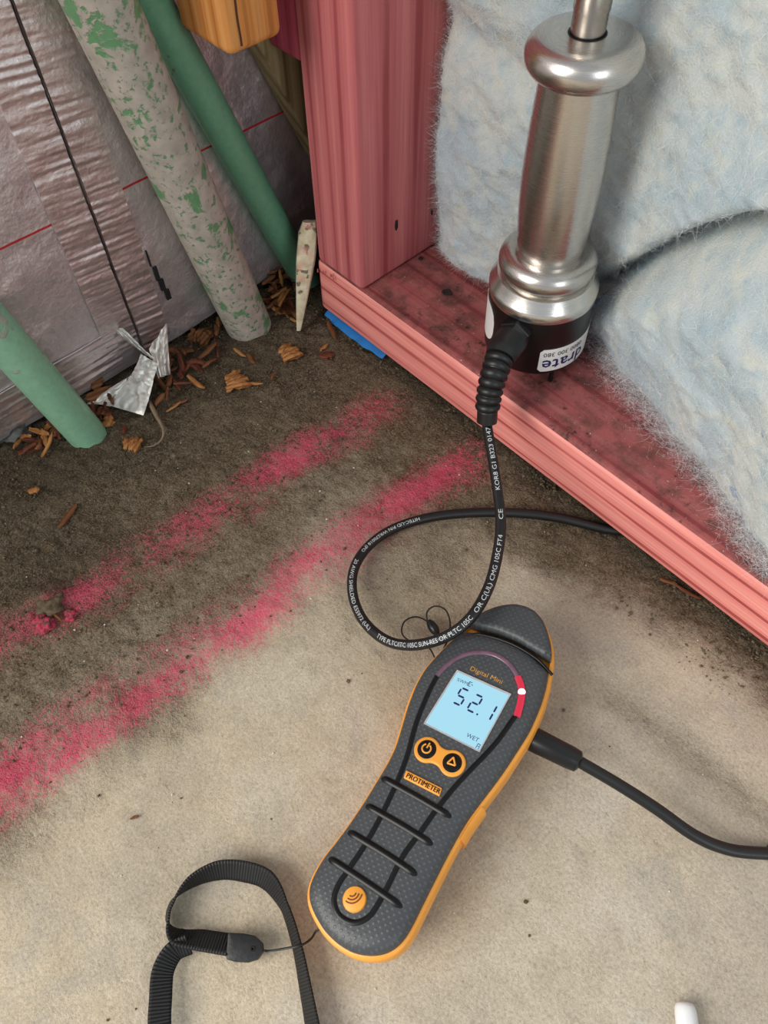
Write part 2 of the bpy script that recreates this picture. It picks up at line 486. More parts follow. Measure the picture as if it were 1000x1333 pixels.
M_LCD = emit('lcd_backlight', (164, 220, 240), 1.0)
M_LENS = plain('clouded_lens_rim', (176, 178, 182), 0.2, var=0.1)
M_TUBE = plain('mauve_light_pipe', (112, 84, 100), 0.15, var=0.15)
M_REDTUBE = emit('lit_red_light_pipe', (226, 20, 66), 0.9)
M_LED = emit('red_led', (255, 190, 190), 4.0)
M_WEB = None
def webbing():
    t = NT('black_ribbed_webbing')
    a = t.attr('along')
    s = t.math('SINE', t.math('MULTIPLY', a, 2 * pi / 0.0013))
    c = t.ramp(t.math('ADD', 0.5, t.math('MULTIPLY', s, 0.5)), [(0.0, lin((9, 9, 10))), (1.0, lin((30, 30, 32)))])
    t.set(Base_Color=c, Roughness=0.62)
    t.bump(s, 0.5, 0.0006)
    return t.m
M_WEB = webbing()
M_WALL = plain('dark_building_wrap', (46, 40, 40), 0.9)

# ------------------------------------------------------------------ setting: slab floor
def floor_build():
    def axis(lo, hi, step, far_lo, far_hi):
        a = np.arange(lo, hi, step)
        return np.concatenate([np.linspace(far_lo, lo, 14)[:-1], a, np.linspace(hi, far_hi, 14)])
    xs = axis(-0.43, 0.21, 0.0016, -1.2, 2.4); ys = axis(-0.16, 0.40, 0.0016, -2.4, 0.9)
    X, Y = np.meshgrid(xs, ys, indexing='ij')
    warp = (fbm2(X * 22 + 5, Y * 22, 3, 3) - 0.5)
    # swept-up soil towards the foil wall and in a strip along the plate
    d_left = 1 - sstep(-0.205, -0.135, X + 0.06 * warp)
    d_plate = sstep(0.212, 0.252, Y + 0.022 * warp + 0.05 * (1 - sstep(-0.2, 0.0, X)))
    dirt = np.maximum(d_left * (0.78 + 0.22 * (1 - sstep(-0.3, -0.2, X))), d_plate * 0.95)
    mid = (1 - sstep(-0.22, 0.0, X + 0.08 * warp)) * sstep(0.05, 0.19, Y)
    dirt = np.maximum(dirt, 0.85 * mid)
    band = np.exp(-((Y - 0.178 - 0.10 * (X + 0.02)) / 0.010) ** 2) * sstep(-0.05, -0.01, X)    # soft, slightly darker band slanting across the slab
    dirt = np.maximum(dirt, 0.42 * band)
    damp = (1 - sstep(-0.40, -0.285, X + 0.06 * warp)) * 0.9  # darker, lumpier ground near the foil wall and plate, no wetter
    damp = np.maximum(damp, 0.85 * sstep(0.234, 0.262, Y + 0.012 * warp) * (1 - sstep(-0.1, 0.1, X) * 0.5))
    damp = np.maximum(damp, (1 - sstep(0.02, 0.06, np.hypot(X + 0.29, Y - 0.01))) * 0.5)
    def line(x0, w, y0, y1):
        xc = x0 + 0.07 * (Y - 0.1)
        wob = (fbm2(Y * 30, X * 8, 2, 9) - 0.5) * 0.012
        e = np.exp(-((X - xc - wob) / w) ** 2)
        patch = 0.15 + 1.45 * fbm2(X * 60, Y * 26, 4, 21)
        return e * patch * sstep(y0 - 0.04, y0, Y) * (1 - sstep(y1 - 0.03, y1 + 0.01, Y))
    chalk = np.maximum(line(-0.2575, 0.0165, -0.3, 0.252) * 0.72, line(-0.1875, 0.0175, -0.3, 0.262) * 0.80)
    chalk = np.clip(chalk, 0, 1)
    g = fbm2(X * 260, Y * 260, 3, 31) - 0.5
    lump = fbm2(X * 46, Y * 46, 4, 41) - 0.5
    Z = 0.0005 * g + dirt * (0.0030 * g + 0.0034 * lump)
    Z += damp * (0.0030 * lump + 0.0014 * g + 0.001)
    Z += 0.006 * np.exp(-((X + 0.275) ** 2 + (Y + 0.008) ** 2) / 0.009 ** 2) * (0.4 + 1.4 * vnoise2(X * 190, Y * 190, 5))
    fr = (np.abs(X + 0.1) < 0.4) & (np.abs(Y - 0.1) < 0.35)
    Z = np.where(fr, Z, 0.0)
    P = np.stack([X, Y, Z], axis=-1)
    V, F = grid(P)
    me = bpy.data.meshes.new('floor')
    me.vertices.add(len(V)); me.vertices.foreach_set('co', V.ravel())
    me.loops.add(F.size); me.loops.foreach_set('vertex_index', F.ravel().astype(np.int32))
    me.polygons.add(len(F)); me.polygons.foreach_set('loop_start', np.arange(0, F.size, 4, dtype=np.int32))
    me.update(calc_edges=True); me.validate()
    for nm, arr in (('dirt', dirt), ('chalk', chalk), ('damp', damp), ('cement', sstep(-0.12, 0.03, X + 0.3 * warp))):
        at_ = me.attributes.new(nm, 'FLOAT', 'POINT'); at_.data.foreach_set('value', arr.ravel().astype(np.float32))
    o = link('floor', me, M_FLOOR); tag(o, kind='structure')
    return o
floor_build()

# ------------------------------------------------------------------ setting: foil faced wall on the left
XW = -0.395
def wall_left():
    V, F = box((XW - 0.06, -0.40, 0.0), (XW - 0.014, 0.42, 1.25))
    w = obj('wall_left', V, F, M_WALL, smooth=False); tag(w, kind='structure')
    def panel(y0, y1, zb0, zb1, seed):
        ny, nz = 90, 170
        y = np.linspace(y0, y1, ny); z = np.concatenate([np.linspace(0, 0.30, nz - 20), np.linspace(0.31, 1.25, 20)])
        Yg, Zg = np.meshgrid(y, z, indexing='ij')
        zb = np.interp(Yg, [y0, y1], [zb0, zb1]); Zg = zb + Zg * (1.25 - zb) / 1.25
        dx = 0.0030 * (fbm2(Yg * 40 + seed, Zg * 40, 4, seed) - 0.5)
        P = np.stack([XW + dx, Yg, Zg], axis=-1)
        V, F = sheet(P, 0.010)
        o = obj('foil_panel', V, F, M_FOIL, w, ang=60); return o
    panel(-0.40, 0.1362, 0.013, 0.004, 3)
    panel(0.1382, 0.42, 0.004, 0.020, 8)
    # tape each side of the split seam: puckered across its length
    def tape(y0, y1, z0, z1, seed, along='z'):
        na, nb = (16, 760) if along == 'z' else (300, 40)
        Yg, Zg = np.meshgrid(np.linspace(y0, y1, na), np.linspace(z0, z1, nb), indexing='ij')
        if along == 'z': rib = fbm2(Zg * 420 + Yg * 40, Yg * 30 + seed, 3, seed)
        else: rib = fbm2(Yg * 20 + seed, Zg * 420 + Yg * 8, 3, seed)
        edge = 0.0016 + 0.0004 * np.sin(Yg * 90)
        P = np.stack([XW + edge + 0.0015 * (rib - 0.42), Yg + 0.0008 * (fbm2(Zg * 60, Yg * 60, 2, 5) - .5), Zg], axis=-1)
        V, F = sheet(P, 0.0008)
        return obj('foil_tape', V, F, M_TAPE, w, ang=70)
    tape(0.1135, 0.1364, 0.020, 0.62, 11); tape(0.1384, 0.1592, 0.012, 0.62, 17)
    tape(-0.18, 0.1215, 0.011, 0.0405, 23, 'y')
    # raised torn lip of tape along the seam
    z = np.linspace(0.03, 0.6, 120)
    P = np.stack([XW + 0.0030 + 0.0009 * np.array([noise.noise((0, 0, q * 40)) for q in z]), 0.1372 + 0.0010 * np.array([noise.noise((3, 0, q * 25)) for q in z]), z], axis=1)
    V, F = tube(P, 0.00035, 6); obj('seam_edge', V, F, plain('dark_seam', (62, 44, 34), 0.8), w)
    # black printed bar mark
    bars = []
    for q, (a, b, c, d) in enumerate([(0.1622, 0.1650, 0.058, 0.0685), (0.1632, 0.1668, 0.0490, 0.0575), (0.1652, 0.1686, 0.0400, 0.0478), (0.1612, 0.1620, 0.070, 0.082)]):
        bars.append(box((XW + 0.0008, a, c), (XW + 0.0022, b, d)))
    V, F = join(*bars); obj('printed_bar_mark', V, F, M_INK, w, smooth=False)
    return w
wall_left()
V, F = box((-0.40, 0.378, 0.0), (1.0, 0.40, 1.25))
tag(obj('wall_back', V, F, M_WALL, smooth=False), kind='structure')

# ------------------------------------------------------------------ framing timbers
ZB, ZT = 0.008, 0.052
YF, YB = 0.2578, 0.3478
pl = thing('bottom_plate', 'long pink bottom plate on the slab, darker red and dirty on top, holding the probe pins', 'timber', (-0.345, YF, ZB))
def board(name, lo, hi, bev, mat, parent, off, seg=4, crown=0.0):
    V, F = box(lo, hi); return bevelled(name, V, F, bev, seg, mat, parent, off)
board('plank', (-0.345, YF, ZB), (0.75, YB, ZT), 0.0042, M_PLATE, pl, (-0.345, YF, ZB))
def nailhead(p, nrm, r, parent, off, name='nail_hole'):
    """ragged punched hole with a dirty rim"""
    n = 14; V = []; F = []
    nrm = Vector(nrm).normalized(); a = nrm.orthogonal().normalized(); b = nrm.cross(a)
    p = Vector(p)
    for k, (rr, hh) in enumerate(((1.0, 0.0002), (0.8, 0.0009), (0.5, 0.0005), (0.15, 0.0003))):
        for j in range(n):
            t = 2 * pi * j / n; q = r * rr * (0.8 + 0.4 * random.random())
            V.append(p + a * q * cos(t) + b * q * sin(t) + nrm * hh)
    for k in range(3):
        for j in range(n):
            i = (j + 1) % n; F.append((k * n + j, k * n + i, (k + 1) * n + i, (k + 1) * n + j))
    F.append(tuple(3 * n + j for j in range(n)))
    return obj(name, [tuple(v) for v in V], F, M_HOLE, parent, off=off)
off = (-0.345, YF, ZB)
q = at(582, 381, ZT); nailhead(q, (0, 0, 1), 0.0036, pl, off)
for px, py, r in ((548, 337, .0018), (835, 470, .0), (640, 610, .0)):
    if r: nailhead(at(px, py, ZT), (0, 0, 1), r, pl, off)
q = at(825, 690, YF - 0.0001, 'y'); 
# blue damp-proof film and dark packing visible below the plate
xs = np.linspace(-0.340, -0.278, 40)
P = np.zeros((40, 5, 3))
for j, tt in enumerate(np.linspace(0, 1, 5)):
    P[:, j, 0] = xs
    outw = 0.0026 * np.clip(np.sin(np.linspace(0.25, pi - 0.05, 40)), 0, 1) + 0.0016 * np.array([noise.noise((x * 130, 2, 0)) for x in xs])
    P[:, j, 1] = YF + 0.010 - tt * (0.010 + outw)
    P[:, j, 2] = 0.0074 - 0.0034 * tt ** 2
V, F = sheet(P, 0.0006)
tag(obj('damp_proof_strip', V, F, M_BLUE), 'bright blue damp-proof film peeking out under the left end of the plate', 'membrane')

st = thing('wall_stud', 'upright pink wall stud standing on the end of the bottom plate', 'timber', (-0.3425, YF, ZT))
board('post', (-0.3425, YF, ZT), (-0.2975, YB, 1.2), 0.0030, M_STUD, st, (-0.3425, YF, ZT))
off = (-0.3425, YF, ZT)
def dent(px, py, w, h, parent, off, x=-0.2975):
    q = at(px, py, x, 'x'); V = []; F = []
    n = 12
    for k, (s, d) in enumerate(((1, 0.0003), (0.55, 0.0006), (0.1, 0.0003))):
        for j in range(n):
            t = 2 * pi * j / n; e = 0.75 + 0.5 * random.random()
            V.append((x + d, q[1] + w * s * cos(t) * e, q[2] + h * s * sin(t) * e))
    for k in range(2):
        for j in range(n): F.append((k * n + j, k * n + (j + 1) % n, (k + 1) * n + (j + 1) % n, (k + 1) * n + j))
    F.append(tuple(2 * n + j for j in range(n)))
    return obj('knife_gouge', V, F, M_HOLE, parent, off=off)
dent(516, 293, 0.0013, 0.0044, st, off); dent(562, 275, 0.0010, 0.0036, st, off)
for px, py in ((401, 340), (407, 348), (415, 350), (422, 352), (432, 356), (436, 360)):      # frayed saw splinters
    q = at(px, py, YF - 0.0006, 'y'); a = random.uniform(-0.5, 0.5)
    P = [q + np.array([0.004 * sin(a) * t, -0.0010 - 0.0012 * t, 0.0045 * t - 0.002]) for t in np.linspace(0, 1, 4)]
    V, F = tube(P, [0.0006, 0.0005, 0.0004, 0.0001], 5); obj('splinter', V, F, M_STUD, st, off=off)

# orange post end hanging in front of the foil
a = at(300, 78, -0.326, 'x'); b = at(370, 45, -0.326, 'x')
ox0, oy0, oy1, oz = -0.368, a[1], b[1], a[2]
V, F = box((ox0, oy0, oz), (-0.326, oy1, oz + 0.55))
po = bevelled('hanging_post', V, F, 0.0045, 4, M_ORANGE, None, (ox0, oy0, oz)); po.location = (ox0, oy0, oz)
tag(po, 'orange-brown raw timber end hanging over the foil wall, with a dark split', 'timber')
P = [np.array([-0.3258, oy0 + 0.0045 + 0.0022 * noise.noise((0, 0, t * 60)) + 0.003, oz + 0.004 + t]) for t in np.linspace(0, 0.2, 60)]
V, F = tube(P, 0.0006, 6); o = obj('split', V, F, plain('split_brown', (74, 40, 18), 0.9), po, off=(ox0, oy0, oz))

V, F = box((-0.3735, 0.262, 0.178), (-0.3435, 0.310, 1.1))
pb = bevelled('packing_stud', V, F, 0.002, 2, M_PINK, None, (-0.3735, 0.262, 0.178)); pb.location = (-0.3735, 0.262, 0.178)
tag(pb, 'short magenta stud fixed against the back of the upright stud', 'timber')
# leaning greenish lath
a = at(338, 62, -0.376, 'x'); b = at(397, 174, -0.376, 'x')
d = (b - a); L = np.linalg.norm(d); d /= L; nrm = np.array([0, -d[2], d[1]])
nrm = nrm if nrm[1] > 0 else -nrm
A = a - d * 0.06; B = b + d * 0.045
V = []
for p in (A, B):
    for (w_, x_) in ((0, 0), (0.045, 0), (0.045, -0.016), (0, -0.016)):
        V.append(p + nrm * w_ + np.array([x_, 0, 0]))
F = [(0, 1, 2, 3), (7, 6, 5, 4), (0, 4, 5, 1), (1, 5, 6, 2), (2, 6, 7, 3), (3, 7, 4, 0)]
la = bevelled('leaning_lath', V, F, 0.0015, 2, M_OLIVE, None, tuple(B)); la.location = tuple(B)
tag(la, 'greenish-brown lath leaning behind the pink stud', 'timber')

# white pointed stake against the plate end
tip = at(389, 430, 0.003); top = at(403, 288, -0.352, 'x')
P = [tip + (top - tip) * t for t in np.linspace(0, 1, 12)]
V = []; F = []
for i, p in enumerate(P):
    t = i / 11; w_ = 0.0016 + 0.0052 * min(1, t * 1.5) ** 0.9; th = 0.0012 + 0.0042 * min(1, t * 1.6)
    if i == 11: w_ *= 0.7; th *= 0.7
    side = np.array([0.69, 0.72, 0]); fr = np.array([0.55, -0.55, 0.3]); fr = fr / np.linalg.norm(fr)
    for k in range(10):
        aa = 2 * pi * k / 10; c = abs(cos(aa)) ** 0.7 * np.sign(cos(aa)); s = abs(sin(aa)) ** 0.7 * np.sign(sin(aa))
        V.append(p + side * w_ * c + fr * th * s)
for i in range(11):
    for k in range(10): F.append((i * 10 + k, i * 10 + (k + 1) % 10, (i + 1) * 10 + (k + 1) % 10, (i + 1) * 10 + k))
F.append(tuple(range(10))); F.append(tuple(110 + k for k in range(10)))
sk = obj('pointed_stake', V, F, M_STAKE, off=tuple(tip)); sk.location = tuple(tip)
tag(sk, 'whitewashed pointed wooden stake, tip down beside the plate end', 'stake')
# ------------------------------------------------------------------ conduits
def pipe(name, base, top, r, mat, label, bend=0.0):
    base = np.array(base); top = np.array(top)
    d = top - base
    P = []
    for t in np.linspace(0, 1.35, 60):
        p = base + d * t; p = p + np.array([0.0, bend * t * t, 0]); P.append(p)
    P = np.array(P)
    T = (P[1] - P[0]); T /= np.linalg.norm(T)
    P = np.vstack([P[0] - T * 0.012, P])
    V, F = tube(P, r, 32)
    o = obj(name, V, F, mat, off=tuple(base)); o.location = tuple(base)
    return tag(o, label, 'pipe', 'green conduits rising out of the slab')
pipe('conduit_pipe', (-0.3735, 0.212, 0), at(129, 0, -0.362, 'x'), 0.0165, M_PIPE_DIRTY, 'thick green conduit crusted with grey plaster, tallest in the corner')
pipe('conduit_pipe', at(399, 368, -0.382, 'x') * np.array([1, 1, 0]) + np.array([0, 0.0, 0.0]), at(196, 0, -0.383, 'x'), 0.0103, M_PIPE_A, 'slim clean green conduit behind the plaster-crusted one')
pipe('conduit_pipe', (-0.366, 0.071, 0), at(-2, 435, -0.374, 'x'), 0.0122, M_PIPE_B, 'pale green conduit at the left edge in front of the foil tape')

# ------------------------------------------------------------------ insulation
def insulation():
    x0, x1 = -0.2968, 0.42
    nx, nz = 300, 260
    xs = np.linspace(x0, x1, nx); zs = np.concatenate([np.linspace(0.0525, 0.30, nz - 30), np.linspace(0.305, 0.75, 30)])
    X, Z = np.meshgrid(xs, zs, indexing='ij')
    zf = 0.062 + (X + 0.20) * 1.15 + 0.008 * np.sin(X * 40)
    y0 = np.interp(X, [-0.297, -0.269, -0.241, -0.21, -0.183, -0.14, -0.089, -0.053, -0.025, 0.0, 0.1, 0.4], [0.323, 0.317, 0.322, 0.338, 0.350, 0.324, 0.306, 0.296, 0.279, 0.266, 0.25, 0.25])
    hgt = np.clip((Z - 0.0525) / np.maximum(zf - 0.0525, 0.02), 0, 1)
    lower = y0 - 0.016 * np.sin(pi * hgt) ** 0.8 + 0.020 * sstep(0.55, 1.0, hgt)
    near = np.exp(-((X + 0.178) / 0.035) ** 2)
    front = 0.313 + 0.011 * near - 0.034 * sstep(-0.16, 0.05, X) * sstep(0.05, 0.22, Z)
    y0u = np.where(X < -0.183, y0, 0.350 - 0.02 * sstep(-0.183, -0.1, X))
    up = y0u + (front - y0u) * sstep(0.0, 0.085, Z - 0.0525)
    up = up + 0.007 * np.exp(-((Z - 0.200 + 0.10 * (X + 0.3)) / 0.012) ** 2) * (1 - sstep(-0.24, -0.18, X))       # shallow upper fold
    m = sstep(-0.006, 0.006, zf - Z) * sstep(-0.205, -0.17, X)
    over = np.exp(-np.clip((Z - zf) / 0.035, 0, 9) ** 2)
    up = up - 0.012 * over * sstep(-0.15, -0.08, X)
    Y = up * (1 - m) + lower * m
    Y += 0.020 * np.exp(-((Z - zf) / 0.006) ** 2) * sstep(-0.19, -0.13, X) * (1 - sstep(0.02, 0.1, X))
    Y += 0.012 * np.exp(-(X - x0) / 0.004) + 0.006 * np.exp(-(Z - 0.0525) / 0.004) * (1 - 0.6 * m)
    Y += 0.010 * (fbm2(X * 18, Z * 18, 4, 61) - 0.5) + 0.0045 * (fbm2(X * 110, Z * 110, 3, 67) - 0.5)
    Y = np.minimum(Y, 0.362)
    P = np.stack([X, Y, Z], axis=-1)
    root = thing('insulation_batt', 'fluffy pale blue insulation batt slumping over the plate behind the steel tool', 'insulation', (-0.05, 0.34, ZT))
    off = (-0.05, 0.34, ZT)
    B = P.copy(); B[..., 1] = 0.370
    Vf, Ff = grid(P); n = len(Vf)
    I = np.arange(nx * nz).reshape(nx, nz)
    rim = list(I[:, 0]) + list(I[-1, 1:]) + list(I[-2::-1, -1]) + list(I[0, -2:0:-1])
    Vb = Vf[rim].copy(); Vb[:, 1] = 0.370
    F = [tuple(f) for f in Ff]; k = len(rim)
    for i in range(k): F.append((rim[i], n + i, n + (i + 1) % k, rim[(i + 1) % k]))
    F.append(tuple(n + i for i in range(k)))
    obj('wool_body', np.vstack([Vf, Vb]), F, M_WOOL, root, ang=180, off=off)
    # loose fibres standing off the face
    du = np.gradient(P, axis=0); dv = np.gradient(P, axis=1)
    N = np.cross(du, dv); N /= np.linalg.norm(N, axis=2)[..., None] + 1e-12
    N[N[..., 1] > 0] *= -1
    V = []; F = []
    def fibre(p, d, L, w):
        b = len(V); side = np.cross(d, RNG.normal(size=3)); side /= np.linalg.norm(side) + 1e-9
        c = RNG.normal(size=3) * 1.1
        for i in range(4):
            t = i / 3; q = p + d * L * t + c * L * t * t * 0.6
            ww = w * (1 - 0.8 * t); V.append(q - side * ww); V.append(q + side * ww)
        for i in range(3): F.append((b + 2 * i, b + 2 * i + 1, b + 2 * i + 3, b + 2 * i + 2))
    zmax_i = np.searchsorted(zs, 0.30)
    xmax_i = np.searchsorted(xs, 0.06)
    for _ in range(60000):
        i = RNG.integers(0, xmax_i); j = RNG.integers(0, zmax_i)
        p = P[i, j] + RNG.normal(size=3) * 0.0007
        d = N[i, j] * 0.12 + RNG.normal(size=3) * 0.75; d /= np.linalg.norm(d)
        fibre(p, d, RNG.uniform(0.002, 0.0065), 0.00005)
    for _ in range(9000):                         # the frayed left edge and foot
        if RNG.random() < 0.45: i = RNG.integers(0, 4); j = RNG.integers(0, zmax_i)
        else: i = RNG.integers(0, xmax_i); j = RNG.integers(0, 8)
        p = P[i, j]; d = N[i, j] * 0.5 + RNG.normal(size=3) * 0.8; d[2] = abs(d[2]) * 0.6; d /= np.linalg.norm(d)
        fibre(p, d, RNG.uniform(0.0015, 0.0055), 0.00005)
    for _ in range(11000):                         # thin wisps lying on the stained plate by the foot of the batt
        x = RNG.uniform(-0.17, 0.05); yl_ = np.interp(x, [-0.17, -0.14, -0.089, -0.053, -0.025, 0.0, 0.1], [0.34, 0.322, 0.306, 0.296, 0.279, 0.266, 0.26])
        y = yl_ - abs(RNG.normal()) * 0.0075 + 0.002
        d = RNG.normal(size=3); d[2] *= 0.12; d /= np.linalg.norm(d)
        if y < YF + 0.004 and RNG.random() < 0.7: continue
        fibre(np.array([x, max(y, YF + 0.003), ZT + RNG.uniform(0.0003, 0.0035)]), d, RNG.uniform(0.002, 0.006), 0.00004)
    me = mesh('loose_fibre', V, F, off)
    o = link('loose_fibre', me, M_FIBRE, root); tag(o, kind='stuff')
insulation()

# ------------------------------------------------------------------ hammer probe
def text_mesh(s, size, extrude=0.0, bold=0.0, cuts=()):
    cu = bpy.data.curves.new('tmp', 'FONT'); cu.body = s; cu.size = size; cu.extrude = extrude; cu.offset = bold * size; cu.space_character = 1.0 + 4 * bold; cu.resolution_u = 2
    o = bpy.data.objects.new('tmp', cu); COL.objects.link(o)
    bpy.context.view_layer.update()
    me = bpy.data.meshes.new_from_object(o.evaluated_get(bpy.context.evaluated_depsgraph_get()))
    bm = bmesh.new(); bm.from_mesh(me)
    bmesh.ops.remove_doubles(bm, verts=bm.verts, dist=size * 1e-4)
    bmesh.ops.triangulate(bm, faces=bm.faces)
    for q in cuts:
        bmesh.ops.bisect_plane(bm, geom=list(bm.verts) + list(bm.edges) + list(bm.faces), plane_co=(0, q * size, 0), plane_no=(0, 1, 0))
    bm.verts.index_update()
    V = np.array([v.co[:] for v in bm.verts]); F = [tuple(v.index for v in f.verts) for f in bm.faces]
    bm.free(); bpy.data.objects.remove(o); bpy.data.curves.remove(cu); bpy.data.meshes.remove(me)
    return V, F

P0 = at(695, 441, 0.0625)
P1 = at(763, 54, 0.233)
AX = (P1 - P0) / np.linalg.norm(P1 - P0)
def tool():
    z = Vector(AX); x = Vector((1, 0, 0)); x = (x - z * x.dot(z)).normalized(); y = z.cross(x)
    Rm = Matrix((x, y, z)).transposed()
    root = thing('hammer_probe', 'brushed steel slide-hammer probe with a black base, pins driven into the pink plate', 'probe', tuple(P0), Rm.to_euler())
    k = (P1 - P0) @ AX / (0.233 - 0.0625)
    R = 0.0300
    V, F = lathe([(R - 0.0025, 0.0), (R - 0.0008, 0.0006), (R, 0.0022), (R, 0.0405)], 72); obj('base', V, F, M_BASE, root)
    V, F = lathe([(R + 0.0002, 0.0400), (R + 0.0004, 0.0406), (R + 0.0004, 0.0452), (R - 0.0002, 0.0460), (0.0266, 0.0524), (0.0240, 0.0530)], 72); obj('shoulder_cone', V, F, M_ALU, root)
    prof = [(0.0235, 0.0522)]
    for t in np.linspace(-pi / 2, pi / 2, 16): prof.append((0.0190 + 0.0076 * cos(t), 0.0596 + 0.0072 * sin(t)))
    prof.append((0.0170, 0.0664)); V, F = lathe(prof, 72); obj('collar_ring', V, F, M_STEEL, root)
    hp = [(0.0174, 0.0655)]
    for p in catmull([(0.0174, 0.0664), (0.0186, 0.080), (0.0196, 0.098), (0.0197, 0.113), (0.0191, 0.130), (0.0181, 0.148), (0.0175, 0.159)], 6): hp.append((p[0], p[1]))
    V, F = lathe(hp, 72); obj('handle_grip', V, F, M_STEEL, root)
    fp = [(0.0165, 0.1565)]
    for t in np.linspace(-pi / 2, pi / 2, 18): fp.append((0.0168 + 0.0085 * cos(t), 0.1660 + 0.0080 * sin(t)))
    fp += [(0.0100, 0.1744), (0.0081, 0.1742), (0.0081, 0.170)]
    V, F = lathe(fp, 80); obj('stop_flange', V, F, M_STEEL, root)
    V, F = lathe([(0.0080, 0.1738), (0.0082, 0.1743), (0.0078, 0.1745), (0.0075, 0.1743), (0.0076, 0.1735)], 48); obj('seal_ring', V, F, M_RUBBER, root)
    V, F = lathe([(0.0073, 0.165), (0.0073, 0.1832), (0.0076, 0.1836), (0.0076, 0.30), (0.0076, 0.42)], 48); obj('shaft', V, F, M_SHAFT, root)
    for s in (0, 1):
        q = at(*((715, 501) if s == 0 else (681, 470)), ZT - 0.004)
        loc = np.array(Rm.transposed() @ Vector(q - P0))
        V, F = tube([loc, (loc[0], loc[1], 0.004)], 0.0014, 14); obj('pin', V, F, M_BLACK, root)
    # wrapped labels
    def patch(a0, a1, z0, z1, rr, n=24, cr=0.004):
        P = np.zeros((n, 6, 3)); 
        for i, a in enumerate(np.linspace(a0, a1, n)):
            s = (i / (n - 1)) * (a1 - a0) * R; e = min(abs(s), abs((a1 - a0) * R) - abs(s)); c = 0
            if e < cr: c = cr - sqrt(max(0, cr * cr - (cr - e) ** 2))
            for j, zz in enumerate(np.linspace(z0 + c, z1 - c, 6)): P[i, j] = (rr * cos(a), rr * sin(a), zz)
        return sheet(P, -0.0002)
    V, F = patch(radians(-47), radians(40), 0.0036, 0.0210, R + 0.0001, cr=0.002)
    lb = obj('maker_label', V, F, M_LABEL, root); tag(lb, 'white label with navy lettering')
    def wrap(V, a, zz, rr):
        out = []
        for v in V: out.append((rr * cos(a - v[0] / R), rr * sin(a - v[0] / R), zz - v[1]))
        return out
    V, F = text_mesh('drate', 0.0125, 0, 0.012); w_ = V[:, 0].max()
    V = wrap(V - np.array([w_, 0, 0]), radians(-43), 0.0128, R + 0.00045); obj('lettering', V, F, M_NAVY, lb, smooth=False)
    V, F = text_mesh('0800 300 380', 0.0046); w_ = V[:, 0].max()
    V = wrap(V - np.array([w_, 0, 0]), radians(-43), 0.0186, R + 0.00045); obj('phone_number', V, F, M_INK, lb, smooth=False)
    V, F = patch(radians(-168), radians(-108), 0.0090, 0.0345, R + 0.0001, cr=0.009)
    tag(obj('blank_label', V, F, M_LABEL, root), 'plain white label')
    return Rm
RT = tool()

